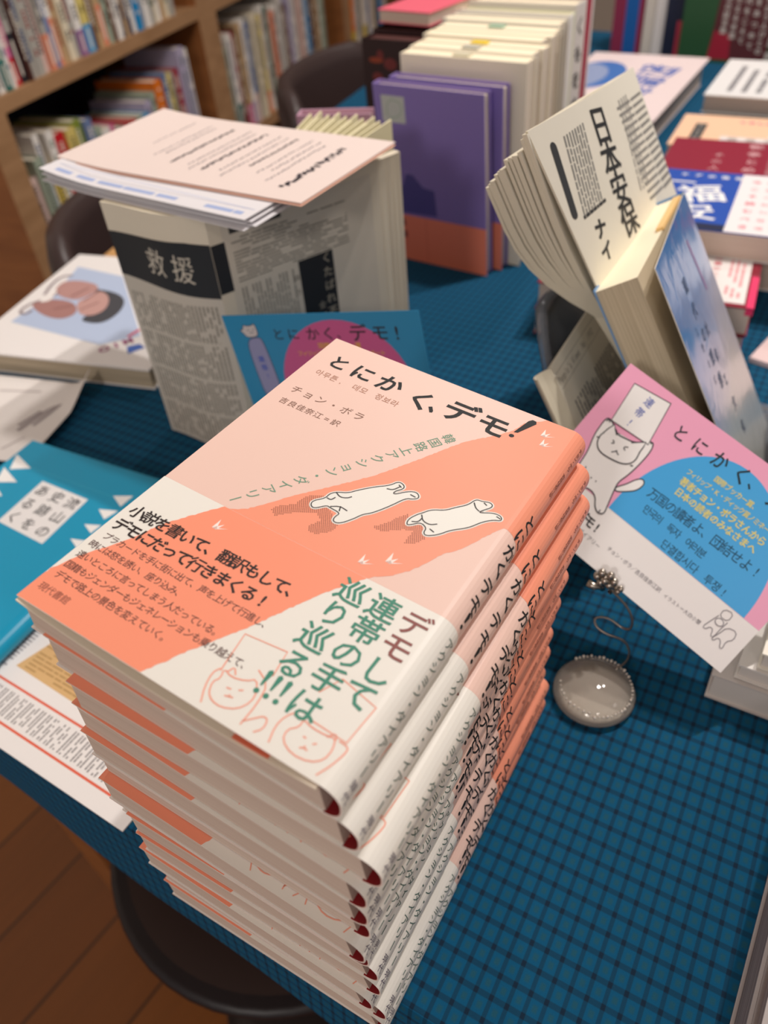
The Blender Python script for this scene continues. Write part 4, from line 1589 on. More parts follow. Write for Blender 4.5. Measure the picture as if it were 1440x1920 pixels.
# ================================================================== row of books standing behind: purple pair, then pale ones
def std_book(label, x, y, w, h, d, cover, rz=0, group=None, lean=0.0, name='standing_book', page=None, hard=1.6, spine='right', inset=3, extra=None, cat='book', boards=None):
    """upright book facing the viewer: front board at y=0, thickness d away from the viewer"""
    M_ = Matrix.Translation(W((x, y, 0.3))) @ Matrix.Rotation(math.radians(rz), 4, 'Z') @ Matrix.Rotation(math.radians(lean), 4, 'X')
    t = thing(name, label, cat, group=group, mat=M_)
    cv = M(cover, 0.45) if isinstance(cover, str) else cover
    m_ = MB()
    m_.box(0, w, 0, hard, 0, h, cv)
    m_.box(0, w, d - hard, d, 0, h, cv)
    if spine == 'left':
        m_.box(0, hard, hard, d - hard, 0, h, cv)
    elif spine == 'right':
        m_.box(w - hard, w, hard, d - hard, 0, h, cv)
    if extra:
        extra(m_, Frame((0, 0, 0), (1, 0, 0), (0, 0, 1)))
    m_.build('cover', t)
    m_ = MB()
    pg = page or PAGE_CREAM
    m_.box(hard + (0 if spine != 'left' else 0), w - (2.5 if spine == 'left' else hard), hard + .02, d - hard - .02, 1.5, h - inset, pg, sides={} if page and page is not PAGE_X else {'z+': M('#f1e6ca', 0.8), 'x+': PAGE_X, 'x-': PAGE_X})
    m_.build('page_block', t)
    return t


def purple_print_shadow(m_, fr):
    f0 = M('#ea8468', 0.45)
    m_.box(-.25, 128.2, -.35, .02, 0, 54, f0)
    m_.rect(9, 152, 37, 178, fr, .1, M('#b9bdb6', 0.5))
    m_.stroke([(14, 156), (31, 158), (34, 172), (17, 175)], .9, fr, .15, M('#8fa88f'), closed=True, smooth=1)
    m_.rect(8, 41, 26, 49, fr, .45, M('#8a3f3c'))
    m_.rect(8, 27, 27, 35, fr, .45, M('#8a3f3c'))
    m_.stroke([(53, 2), (53, 53)], .6, fr, .45, M('#c9654f'))
    m_.poly([(12, 56), (14, 84), (26, 86), (32, 100), (40, 100), (52, 88), (66, 86), (68, 58)], fr, .1, M('#4f4788', 0.45))  # dark-blue shadow shape, put into the cover colour


std_book('purple book with an orange lower band, in front of the row', -341, 578, 128, 188, 13, '#8371b2', rz=-2, lean=3.5, spine='left', extra=purple_print_shadow, group='purple books with orange bands')
std_book('purple book with an orange lower band, right behind its twin', -334, 596, 130, 189, 14, '#8371b2', rz=-1.5, lean=2.5, spine='left', group='purple books with orange bands', extra=lambda m_, fr: m_.box(-.25, 130.2, -.35, .02, 0, 54, M('#ea8468', 0.45)))
y = 613
rowspec = [(22, 205, '#e8dfcc'), (23, 206, '#eae1cd'), (21, 205, '#e6dcc6'), (20, 207, '#e9e0cb'), (20, 206, '#e4dbc8'), (20, 206, '#dcd6c6'), (19, 208, '#d8d4c8'), (18, 206, '#dedad0')]
for k_, (d, h, c) in enumerate(rowspec):
    def mk(m_, fr, k_=k_):
        pass
    tt = std_book('cream-topped book, %s behind the two purple books' % ORD[k_ + 1], -331 - 0.17 * (y - 613) + (k_ % 3 - 1) * 2, y, 143 - (k_ % 2) * 3, h, d, c, rz=-1.5, lean=0.8, spine='left', page=PAGE_X, group='cream books in a row', inset=1.0, hard=1.0)
    if k_ in (0, 1, 2, 5):
        m_ = MB()
        col_ = {0: '#cfc9b0', 1: '#b8b6a8', 2: '#e6c935', 5: '#9fbfa6'}[k_]
        m_.box(58, 76, d * .3, d * .75, h - 1.2, h + 1.0, M(col_, 0.6))
        m_.build('paper_slip', tt)
    y += d + 1.0
std_book('white book with a yellow foot, near the far end of the cream row', -331 - 0.17 * (y - 613), y, 142, 207, 13, '#e8e6df', rz=-1.5, spine='right', group=None, extra=lambda m_, fr: m_.box(-.2, 142.3, -.3, 13.3, 0, 96, M('#ead21e', 0.5)))
y += 14
std_book('pale green-edged book in the standing row', -331 - 0.17 * (y - 613), y, 140, 206, 16, '#dfe0c4', rz=-1.5, spine='right')
y += 18


def brush(m_, fr):
    f2 = Frame((143.0, 0, 0), (0, 1, 0), (0, 0, 1))
    m_.chars('くもをさがす', (14, 188), (14, 48), 19, f2, .25, M('#2b2926'), vert=True, bold=.03)


std_book('white book with black brush lettering down its spine, at the end of the cream row', -331 - 0.17 * (y - 613), y, 143, 212, 30, '#ddd8d2', rz=-1.5, spine='right', extra=brush)
y += 32
std_book('crimson book standing behind the brush-lettered book', -331 - 0.17 * (y - 613), y, 146, 222, 22, '#a8203f', rz=-1.5, spine='right')
y += 24
std_book('white book with pink edge, last behind the crimson book', -331 - 0.17 * (y - 613), y, 147, 236, 14, '#e4dcd8', rz=-1.5, spine='right')


def dark_cover(m_, fr):
    rr_ = random.Random(8)
    for k_ in range(16):
        m_.ell(rr_.uniform(12, 66), rr_.uniform(40, 184), rr_.uniform(4, 11), rr_.uniform(3, 8), fr, .1 + k_ * .01, M(rr_.choice(['#6d2a2a', '#8c3a22', '#3c1a1e', '#a34a28'])), 12)


for k_ in range(3):
    std_book('dark red smoky-covered book, %s of three beside the cream row' % ORD[k_ + 1], -434 - k_ * 5, 692 + k_ * 33, 80, 196 + k_ * 2, 31, '#2b1618', rz=-1.5, spine='left', extra=dark_cover, page=M('#4a2320', 0.7), group='dark red books beside the cream row')


# ================================================================== left of the stack
# thick picture book with the bow
o0, ux = Vector((-400, 239, 0)), Vector((-.966, -.26, 0))
t = thing('picture_book', 'thick white book with a pink bow and dark brush on its pale blue cover', 'book', (-608.5, 183.5, 0), math.radians(15.1))
mb = MB()
mb.box(0, 215, 0, 217, 20.6, 22.4, M('#eeebea', 0.35))
mb.box(0, 215, 0, 217, 0.3, 1.8, M('#eeebea', 0.35))
mb.box(0, 1.8, 0, 217, 1.8, 20.6, M('#eeebea', 0.35))
F0 = Frame((0, 0, 22.4), (1, 0, 0), (0, 1, 0))


def tov(px, py, z=22.4, org=(-608.5, 183.5), a=15.1):
    p_ = up(px, py, z)
    dx, dy = p_.x - org[0], p_.y - org[1]
    c_, s_ = math.cos(math.radians(a)), math.sin(math.radians(a))
    return (dx * c_ + dy * s_, -dx * s_ + dy * c_)


PB_ = lambda *l: [tov(0 + x / 3, 400 + y / 3) for x, y in l]
PBs = {
    'blue': [(440, 300), (690, 355), (790, 690), (560, 740), (60, 610), (330, 430)],
    'dark': [(500, 420), (640, 440), (705, 480), (690, 540), (620, 600), (540, 625), (430, 600), (600, 520)],
    'bow1': [(340, 390), (420, 375), (540, 395), (560, 430), (470, 480), (400, 490), (300, 450)],
    'bow2': [(190, 500), (300, 480), (420, 500), (440, 560), (350, 600), (250, 580), (180, 530)],
    'bow3': [(430, 500), (480, 480), (560, 430), (620, 470), (600, 540), (520, 580), (440, 570)],
    'ribbon': [(250, 460), (290, 440), (330, 430), (300, 480), (260, 500), (210, 500)],
}


def rot_ccw(pts):
    a = sum(pts[i - 1][0] * pts[i][1] - pts[i][0] * pts[i - 1][1] for i in range(len(pts)))
    return pts if a > 0 else pts[::-1]


for i, (k_, c_) in enumerate((('blue', '#b6c6e2'), ('dark', '#46484f'), ('bow1', '#b98f8b'), ('bow2', '#a87c78'), ('bow3', '#c39a94'), ('ribbon', '#f0ecea'))):
    q = rot_ccw([(min(max(u, 6), 214), min(max(v, 1), 212)) for u, v in PB_(*PBs[k_])])
    mb.poly(chaikin(q, 2) if k_ != 'blue' else q, F0, .1 + i * .05, M(c_, 0.4))
mb.stroke(PB_((410, 350), (350, 355), (290, 400), (250, 460)), 3.4, F0, .42, M('#8d7f86', 0.4), smooth=2)
mb.stroke(PB_((230, 490), (150, 520), (105, 560), (150, 570), (180, 545)), 3.4, F0, .42, M('#8d7f86', 0.4), smooth=2)
for (x0, y0), (x1, y1) in (((330, 440), (300, 470)), ((500, 420), (400, 470)), ((560, 440), (470, 495)), ((410, 520), (300, 540)), ((560, 500), (450, 545))):
    mb.stroke(PB_((x0, y0), (x1, y1)), 1.6, F0, .45, M('#8b5f5c', 0.4))
a, b = tov(195, 655), tov(240, 640)
mb.chars('OIM', a, b, 13, F0, .3, M('#9d3f78'), bold=.03)
mb.stroke([tov(240, 632), tov(262, 618)], 4, F0, .3, M('#d05a72'))
mb.poly(rot_ccw([tov(238, 650), tov(262, 645), tov(272, 652), tov(250, 660), tov(240, 664)]), F0, .3, M('#4a6cb8'))
mb.build('cover', t)
mb = MB()
mb.box(1.8, 213.5, 1, 216, 1.8, 20.6, mat_pages('page_edges_old', '#a89a84', '#c3b49c', 'Z', 800))
mb.build('page_block', t)

mb = MB()
mb.box(0, 80, 0, 120, 0.2, 1.2, M('#c99a62', 0.7))
o = mb.build('envelope')
o.location = W((-668, 402, 0))
o.rotation_euler = (0, 0, math.radians(14))
tag(o, 'tan paper envelope lying behind the bow-covered book', 'envelope')

# curled white sheet
nx_, ny_ = 18, 12
crn = [Vector((-585, 180, 0)), Vector((-449, 214, 0)), Vector((-414, 100, 0)), Vector((-560, 62, 0))]
mb = MB()


def sheetmap(u, v, h=0.0):
    a = crn[3].lerp(crn[2], u)
    b = crn[0].lerp(crn[1], u)
    p_ = a.lerp(b, v)
    cu = max(0, u - .78) / .22
    cv = max(0, v - .6) / .4
    z = 3 + 3.5 * u + 12 * cu ** 2 * (0.35 + cv) + h
    x = p_.x - 6 * cu ** 2 * cv
    return Vector((x, p_.y, z))


g = [[sheetmap(i / nx_, j / ny_) for j in range(ny_ + 1)] for i in range(nx_ + 1)]
mb.sheet(g, 0.5, M('#e7e2df', 0.6))
gk = M('#a39a9c', 0.6)
mb.stroke([(.73, .34), (.80, .62), (.84, .68)], .035, sheetmap, .25, gk)
mb.stroke([(.80, .42), (.86, .70)], .03, sheetmap, .25, gk)
mb.stroke([(.70, .40), (.76, .60)], .03, sheetmap, .25, gk)
mb.stroke([(.30, .80), (.62, .84)], .02, sheetmap, .25, M('#c4bcba', 0.6))
mb.stroke([(.74, .12), (.82, .28)], .015, sheetmap, .25, M('#c4bcba', 0.6))
mb.stroke([(.44, .22), (.47, .36), (.50, .38)], .03, sheetmap, .25, M('#77706f', 0.6))
mb.stroke([(.46, .18), (.50, .28)], .03, sheetmap, .25, M('#77706f', 0.6))
o = mb.build('paper_sheet', smooth=False)
o.location = (0, 0, TABLE_Z)
tag(o, 'white printed sheet with a curled-up corner, behind the teal book', 'paper')

# teal hardcover
TRZ = 5.0
t = thing('teal_book', 'teal book with a white title square and white triangles, left of the tall stack', 'book', (-405, -92, 1.4), math.radians(TRZ))
c_teal = M('#1294bb', 0.32)
tl = lambda px, py: tov(px, py, 17.0, (-405, -92), TRZ)
mb = MB()
prof = [(0, 15.6), (60, 15.6), (136, 15.6)]
mb.box(0, 138, 0, 210, 13.9, 15.6, c_teal)
mb.box(0, 138, 0, 210, 0.1, 1.7, c_teal)
g = []
for k_ in range(13):
    a = math.pi / 2 - math.pi * k_ / 12
    g.append([(138 + 10 * math.cos(a), v, 7.85 + 7.75 * math.sin(a)) for v in (0, 105, 210)])
mb.sheet(g, 1.6, c_teal)
F1 = Frame((0, 0, 15.6), (1, 0, 0), (0, 1, 0))
mb.stroke([(1, 182), (137, 178)], .8, F1, .05, M('#2ba0c2', 0.32))
wq = [tl(80, 902), tl(165, 937), tl(79, 1020), tl(-4, 977)]
mb.poly(rot_ccw(wq), F1, .08, M('#e6e4e4', 0.4))
qa, qb, qc, qd = [Vector(p_) for p_ in wq]


def sq(a, b):
    return tuple(qd.lerp(qc, a).lerp(qa.lerp(qb, a), b))


for col_, txt in ((.82, '流山の'), (.5, '史跡を'), (.17, 'あるく')):
    for r_, ch in enumerate(txt):
        p_ = Vector(sq(col_, .82 - r_ * .32))
        p2 = Vector(sq(col_, .70 - r_ * .32))
        mb.chars(ch, tuple(p_), tuple(p2), 12.0, F1, .16, M('#3b3b40'), vert=True, bold=.008)
tri = [[(32, 852), (58, 878), (18, 880)], [(8, 876), (32, 904), (-8, 904)], [(-12, 902), (4, 930), (-30, 930)],
       [(212, 930), (250, 930), (226, 950)], [(185, 955), (222, 958), (195, 974)], [(158, 983), (190, 985), (170, 1000)], [(132, 1010), (160, 1014), (144, 1028)]]
for q in tri:
    mb.poly(rot_ccw([tl(*p_) for p_ in q]), F1, .1, M('#ecebea', 0.4))
mb.build('cover', t, smooth=False)
mb = MB()
mb.box(2, 139, 3, 207, 1.7, 13.9, PAGE)
mb.build('page_block', t)

# printed flyer with orange rules
mb = MB()
mb.box(0, 250, 0, 176, 0.15, 1.1, M('#ece8e6', 0.55))
FZ = Frame((0, 0, 1.1), (1, 0, 0), (0, 1, 0))
og = M('#e2694f', 0.5)
for v in (11, 34):
    mb.rect(2, v, 248, v + 1.6, FZ, .05, og)
rr = random.Random(21)
for u in range(4, 246, 6):
    mb.greek(u, 15, u + 4.6, 31, FZ, .05, M('#8d8889', 0.6), 2, vertical=True, gap=.5, rnd=rr)
mb.poly([(104, 46), (186, 44), (190, 74), (160, 84), (112, 76)], FZ, .05, M('#d9b27c', 0.6))
mb.greek(110, 47, 186, 72, FZ, .1, M('#b8935f', 0.6), 8, gap=.4, rnd=rr)
mb.greek(40, 42, 98, 100, FZ, .05, M('#a09a9c', 0.6), 22, gap=.5, rnd=rr)
mb.greek(192, 42, 246, 100, FZ, .05, M('#a09a9c', 0.6), 22, gap=.5, rnd=rr)
o = mb.build('flyer')
o.location = W((-358, -92, 0.2))
tag(o, 'white flyer with orange rules, between the teal book and the front table edge', 'flyer')

# ================================================================== reading stand with the blue book and an old A4 magazine
bw, by, bn_ = Vector((-.106, .993, -.052)).normalized(), Vector((-.492, -.007, .871)), Vector((.864, .118, .489))
B0 = Vector((32.47, 265.25, 191.64))
BF = Frame(B0, bw, by)
acrylic = mat_clear('clear_acrylic', (0.86, 0.87, 0.90, 1), 0.10, 0.24, '#b4bac4', 1.3)
BH = 197.0
t = thing('blue_book', 'blue paperback with a glossy sea-coloured cover, leaning on the clear stand', 'book', mat=Matrix.Translation(W(B0)) @ Matrix((BF.X, BF.Y, BF.N)).transposed().to_4x4())
mb = MB()
g = [[(147 * i / 8, -BH + BH * j / 10, 5.5 * math.sin(math.pi * min(1, (147 - 147 * i / 8) / 147)) ** 0.6 * 0 + (0 if i == 8 else 0) + 9.0 * (1 - i / 8)) for j in range(11)] for i in range(9)]
mb.sheet(g, 0.6, mat_sea(), M('#e9e2d4', 0.5))
cmap = lambda u, v, h=0.0: Vector((u, v, 9.0 * (1 - u / 147) + h))
tk = M('#44526e', 0.5)
for txt, u, v0, v1, sz in (('現代の理想', 52, -34, -104, 11), ('社会と文化', 66, -72, -150, 10)):
    mb.chars(txt, (u, v0), (u, v1), sz, cmap, .15, tk, vert=True, bold=.012)
mb.chars('上野の記', (38, -60), (38, -96), 6, cmap, .15, tk, vert=True)
mb.chars('著者名', (44, -166), (44, -182), 5, cmap, .15, M('#7d7f96', 0.5), vert=True)
mb.stroke([(100, -20), (108, -60)], 5, cmap, .12, M('#8d6f9c', 0.45))
tag(mb.build('front_cover', t, smooth=False), 'glossy blue to pale grey front cover')
mb = MB()
mb.box(0, 147, -BH, 0, -29.5, -28.6, M('#6d98c8', 0.35))
mb.box(146, 147.4, -BH, 0, -28.6, -0.2, M('#5d8cc0', 0.35))
mb.build('back_cover', t)
mb = MB()
mb.box(1.2, 146, -BH + 1.5, -1.5, -28.6, -2.5, mat_pages('page_edges_y', '#b9ab92', '#cdbfa6', 'Z', 700), sides={'y+': M('#f3ead0', 0.8)})
mb.build('page_block', t)
mb = MB()
mb.box(78, 140, -1.6, .6, -6.5, -1.5, M('#efc88a', 0.6))
tag(mb.build('title_page', t), 'cream flyleaf edge under the cover')

# the clear stand itself
st_ = thing('book_stand', 'clear acrylic book stand under the blue book and the old magazine pages', 'book stand', (60, 330, 0))
so = Vector((60, 330, 0))


def onp(px, py, off):
    return upp(px, py, B0 + bn_ * off, bn_)


PO = -86.0
a_ = [onp(*q, PO) for q in ((968, 800), (985, 740), (1010, 598), (1022, 562), (1042, 548), (1062, 552), (1078, 575))]
arch = [(BFp.dot(bw), BFp.dot(by)) for BFp in [q - (B0 + bn_ * PO) for q in a_]]
PF = Frame(B0 + bn_ * PO - so, bw, by)
right = arch[-1][0] + 90
topv = max(v for u, v in arch)
outer = chaikin([(arch[0][0], -150)] + [(arch[0][0] + (arch[2][0] - arch[0][0]) * .5, -90)] + arch[2:5] + [(arch[4][0] + 70, topv), (right - 14, topv - 4), (right, topv - 40), (right + 10, -150)], 2, closed=False)
mb = MB()
mb.tube([PF(u, v, 0) for u, v in outer], 1, acrylic, n=8, rs=[4.2] * len(outer))
tag(mb.build('curved_rim', st_, smooth=True), 'thick clear rim')
mb = MB()
poly = rot_ccw(outer)
top3 = [PF(u, v, 1.2) for u, v in poly]
bot3 = [PF(u, v, -1.2) for u, v in poly]
mb.face(top3, acrylic)
mb.face(bot3[::-1], acrylic)
for i in range(len(poly)):
    j = (i + 1) % len(poly)
    mb.face([bot3[i], bot3[j], top3[j], top3[i]], acrylic)
mb.build('back_plate', st_)
mb = MB()
bl = PF(arch[0][0], -150)
mb.box(-48, 96, -70, 122, 0.3, 3.2, acrylic)
mb.build('base_plate', st_)
mb = MB()
mb.box(92, 96, -70, 122, 3.2, 16, acrylic)
mb.build('front_lip', st_)

# greyish plastic bag slumped against the stand
mb = MB()
bagm = mat_clear('plastic_bag', (0.80, 0.80, 0.76, 1), 0.22, 0.30, '#a7a79c', 1.4)
g = []
rr = random.Random(4)
for i in range(9):
    row = []
    for j in range(7):
        u, v = i / 8, j / 6
        p_ = Vector((160, 292, 0)).lerp(Vector((146, 420, 0)), v)
        bulge = math.sin(math.pi * v) * 14 * (1 - .6 * u)
        row.append(Vector((p_.x + 2 + bulge - 26 * u, p_.y, 1 + 74 * u)) + Vector((rr.uniform(-3, 3), 0, rr.uniform(-2, 2))))
    g.append(row)
mb.sheet(g, 0.5, bagm)
f_ = lambda u, v, h=0.0: Vector((158 - 16 * v + h, 330 + 22 * u - 8 * v, 4 + 56 * v))
mb.poly([(.2, 0), (.62, 0), (.78, 1), (.5, 1)], f_, .4, M('#a7b42c', 0.5))
o = mb.build('plastic_bag', smooth=True)
o.location = (0, 0, TABLE_Z)
tag(o, 'clear plastic bag with a yellow-green strip, slumped at the foot of the blue book', 'bag')

# folded newsletter on the stand
NO = -66.0
n0 = onp(1030, 690, NO)
nu = onp(1122, 552, NO) - n0
nd = onp(1085, 798, NO) - n0
NF = Frame(n0, nu, -nd)
t = thing('newsletter', 'cream folded newsletter with a small English heading, behind the pink card', 'newsletter', mat=obj_frame(n0, nu, -nd))
paper_o = M('#e6e0cf', 0.7)
mb = MB()
mb.box(0, 148, -128, 0, -1.2, 0, paper_o)
mb.chars("People's Views  No. 1992", (6, -12.5), (82, -12.5), 7.2, FLAT, .08, M('#8f8a80', 0.6), wid=.8)
mb.stroke([(4, -7), (120, -7)], .35, FLAT, .08, M('#8f8a80', 0.6))
mb.stroke([(4, -18), (120, -18)], .35, FLAT, .08, M('#8f8a80', 0.6))
rr = random.Random(9)
for k_ in range(3):
    mb.greek(12, -64 - k_ * 36, 130, -32 - k_ * 34, FLAT, .08, M('#7f7a72', 0.6), 22, vertical=True, gap=.42, rnd=rr)
mb.build('front_page', t)
f1 = onp(1005, 713, NO + 6) - n0
loc1 = (f1.dot(NF.X), f1.dot(NF.Y), f1.dot(NF.N))
mb = MB()
g = [[(loc1[0] * q, loc1[1] * q - 118 * w_, loc1[2] * q - 6 * math.sin(math.pi * q)) for w_ in (0, .5, 1)] for q in (1, .75, .5, .25, 0)]
mb.sheet(g, 1.0, M('#cfc7b3', 0.7))  # darker paper tone: shading of the folded side put into its colour
mb.build('folded_page', t)

# old A4 magazine standing behind, pages fanned toward the left
mg_top_l, mg_top_r = Vector((-20, 214, 280)), Vector((-34, 422, 257))
mg_in_l, mg_in_r = Vector((8, 271, 173)), Vector((-6, 480, 159))
dn_l, dn_r = mg_in_l - mg_top_l, mg_in_r - mg_top_r
K_ = 1.75
mg_o = Vector((20, 330, 0))
t = thing('old_magazine', 'old cream magazine standing open with fanned pages and a bold black headline', 'magazine', mg_o)
paper_m, paper_ms = M('#e8e3d4', 0.75), M('#ddd5c0', 0.8)


def pagemap(u, v, h=0.0):
    """u along the top edge (0..210), v down the page (0..1 is the visible part)"""
    a = mg_top_l.lerp(mg_top_r, u / 210)
    d = dn_l.lerp(dn_r, u / 210)
    nrm = (mg_top_r - mg_top_l).cross(-dn_l).normalized()
    bow = 5 * math.sin(math.pi * min(1, max(0, u / 210)))
    return a + d * v + nrm * (h + bow) - mg_o


mb = MB()
g = [[pagemap(210 * i / 10, v) for v in (K_, K_ * .75, K_ * .5, K_ * .25, 0)] for i in range(11)]
mb.sheet(g, 1.2, paper_m, paper_ms)
PM = lambda u, v, h=0.0: pagemap(u, 1 - v / 124, h)     # v in mm upward from the inner line


def topage(px, py):
    """place on the open page (u along, v up) for a mark seen at px, py"""
    nrm = (mg_top_r - mg_top_l).cross(-dn_l).normalized()
    q = upp(px, py, mg_top_l + nrm * 3, nrm) - mg_top_l
    A = mg_top_r - mg_top_l
    # solve q = u/210*A + s*dn (least squares in the plane)
    D = dn_l
    aa, ad, dd = A.dot(A), A.dot(D), D.dot(D)
    qa, qd = q.dot(A), q.dot(D)
    det = aa * dd - ad * ad
    uu = (qa * dd - qd * ad) / det
    ss = (qd * aa - qa * ad) / det
    return (uu * 210, (1 - ss) * 124)


ig = M('#8b8a86', 0.6)
tp = lambda *l: [topage(880 + x / 3.4286, 120 + y / 3.4286) for x, y in l]
pill = tp((560, 535), (700, 965))
mb.stroke([pill[0], pill[1]], 7.5, PM, .15, M('#3a3c3e', 0.6))
for e_ in pill:
    mb.ell(e_[0], e_[1], 3.7, 3.7, PM, .15, M('#3a3c3e', 0.6), 14)
rr = random.Random(17)


def textblock(q0, q1, q2, rows, m_, gap=.45):
    """lines between parallel borders q0->q1 (along a line) stacked toward q2"""
    for i in range(rows):
        s_ = (i + .5) / rows
        sx_, sy_ = (q2[0] - q0[0]) * s_, (q2[1] - q0[1]) * s_
        w_ = math.hypot(q2[0] - q0[0], q2[1] - q0[1]) / rows * gap
        a = 0.0
        while a < .97:
            b = min(1, a + rr.uniform(.06, .2))
            mb.stroke([(q0[0] + (q1[0] - q0[0]) * a + sx_, q0[1] + (q1[1] - q0[1]) * a + sy_), (q0[0] + (q1[0] - q0[0]) * b + sx_, q0[1] + (q1[1] - q0[1]) * b + sy_)], w_, PM, .12, m_)
            a = b + .02


q = tp((605, 470), (750, 985), (720, 380), (860, 880))
textblock(q[0], q[1], q[2], 8, ig)
q = tp((745, 985), (860, 880), (760, 1000))
textblock(q[0], q[1], q[2], 1, M('#3c3d3f', 0.6), .8)
q = tp((935, 250), (1075, 870), (1005, 200))
textblock(q[0], q[1], q[2], 4, M('#9b9994', 0.6), .35)
for k_ in range(14):
    x0, y0 = 925 + k_ * 16.0, 285 + k_ * 47
    q = tp((x0, y0), (x0 + 96, y0 - 55 - k_ * 1.0), (x0 + 13, y0 + 38))
    textblock(q[0], q[1], q[2], 1, M('#918f8a', 0.6), .5)
    q = tp((x0 + 104, y0 - 60 - k_), (x0 + 190 - k_ * 1.5, y0 - 112 - k_), (x0 + 117, y0 - 22))
    textblock(q[0], q[1], q[2], 1, M('#918f8a', 0.6), .5)
hd = tp((825, 415), (1010, 1030))
for i, ch in enumerate('日本安保'):
    f_ = i / 3
    p_ = (hd[0][0] + (hd[1][0] - hd[0][0]) * f_, hd[0][1] + (hd[1][1] - hd[0][1]) * f_)
    mb.chars(ch, p_, (p_[0] + (hd[1][0] - hd[0][0]) * .1, p_[1] + (hd[1][1] - hd[0][1]) * .1), 29, PM, .16, M('#2b2d2f', 0.6), vert=True, bold=.04)
hd = tp((850, 1070), (890, 1210))
for i, ch in enumerate('ナイ'):
    p_ = hd[i]
    mb.chars(ch, p_, (p_[0] + (hd[1][0] - hd[0][0]), p_[1] + (hd[1][1] - hd[0][1])), 16, PM, .16, M('#2b2d2f', 0.6), vert=True, bold=.04)
mb.build('open_page', t)
# fanned pages: left edges spread from the binding
b0 = mg_in_l + Vector((6, 13, -25))
fan_top = [upp(px, py, (0, 214, 250), (0.1, 1, 0.12)) for px, py in ((988, 252), (982, 262), (976, 286), (968, 292), (958, 296), (950, 300), (944, 318), (938, 322), (932, 328), (926, 340), (921, 346), (916, 352))]
depth = (mg_top_r - mg_top_l)
for i, ft in enumerate(fan_top):
    q = (i + 1) / len(fan_top)
    base = b0 + Vector((-3 - 7 * q, 2, 0))
    mid_n = Vector((-1, 0, -0.25)).normalized()
    g = []
    for k_ in range(8):
        s_ = k_ / 7
        p_ = base.lerp(ft, s_) + mid_n * ((4 + 16 * q) * math.sin(math.pi * s_) * (0.55 + .45 * (1 - s_)))
        g.append([p_ - mg_o, p_ + depth * .5 - mg_o + Vector((-1, 0, 0)), p_ + depth - mg_o])
    # lower hidden part down to the table
    low = Vector((86 - 4 * q, b0.y + 46, 6))
    g = [[low - mg_o, low + depth * .3 - mg_o + Vector((0, 0, 8)), low + depth * .6 - mg_o + Vector((0, 0, 16))]] + g
    mb = MB()
    mb.sheet([r_ for r_ in g][::-1], 1.9 if i % 3 else 2.6, paper_m, paper_ms)
    mb.build('fanned_page', t)


# ================================================================== books lying on the right half of the table
def lying_book(name, label, x, y, z, w, d, h, rz, cover, page=None, spine=None, printer=None, group=None, cat='book', hard=1.2, bottom=None, over=1.5):
    """closed book lying flat, front-left corner at x, y"""
    t = thing(name, label, cat, (x, y, z), math.radians(rz), group)
    cv = M(cover, 0.4)
    m_ = MB()
    m_.box(0, w, 0, d, h - hard, h, cv)
    m_.box(0, w, 0, d, 0.1, hard, M(bottom, 0.4) if bottom else cv)
    if spine == 'x-':
        m_.box(0, hard, 0, d, hard, h - hard, cv)
    if spine == 'x+':
        m_.box(w - hard, w, 0, d, hard, h - hard, cv)
    if spine == 'y-':
        m_.box(0, w, 0, hard, hard, h - hard, cv)
    if spine == 'y+':
        m_.box(0, w, d - hard, d, hard, h - hard, cv)
    fr = Frame((0, 0, h), (1, 0, 0), (0, 1, 0))
    if printer:
        printer(m_, fr)
    m_.build('cover', t)
    m_ = MB()
    o_ = over
    m_.box((hard if spine == 'x-' else o_), w - (hard if spine == 'x+' else o_), (hard if spine == 'y-' else o_), d - (hard if spine == 'y+' else o_), hard, h - hard, page or PAGE)
    m_.build('page_block', t)
    return t


lying_book('coral_book', 'coral pink book lying across the tops of the dark red books', -440, 740, 201.3, 74, 120, 14, -6, '#e8677c')


# dark-red edged pair in front
def red_print(m_, fr):
    m_.rect(8, 6, 182, 124, fr, .1, M('#ece6e4', 0.4))
    m_.poly([(20, 16), (44, 16), (30, 40)], fr, .2, M('#6f6164', 0.5))
    rr_ = random.Random(2)
    rd = M('#d4606c', 0.5)
    m_.chars('世界の子どもに', (112, 112), (112, 22), 11, fr, .2, rd, vert=True, bold=.02)
    m_.chars('話題の一冊です', (134, 104), (134, 20), 8, fr, .2, M('#dc8a90', 0.5), vert=True)
    m_.chars('推薦のことばより', (152, 90), (152, 14), 7, fr, .2, M('#d4606c', 0.5), vert=True, bold=.02)
    m_.greek(162, 16, 178, 112, fr, .2, M('#e0a0a4', 0.5), 3, vertical=True, gap=.5, rnd=rr_)


STK = (-118, 483)
lying_book('red_bordered_book', 'dark-red edged book lying at the bottom of the pair behind the clear stand', STK[0], STK[1], 0.3, 190, 130, 27, 8, '#8a1f33', group='dark-red edged pair')
lying_book('red_bordered_book', 'dark-red edged book with red print on white, upper of the pair behind the clear stand', STK[0] + 1, STK[1] + 1, 27.5, 190, 130, 27, 8, '#8a1f33', printer=lambda m_, fr: (red_print(m_, fr), m_.box(184, 190.3, 0, 60, 20, 27.3, M('#e83a6c', 0.4))), group='dark-red edged pair')


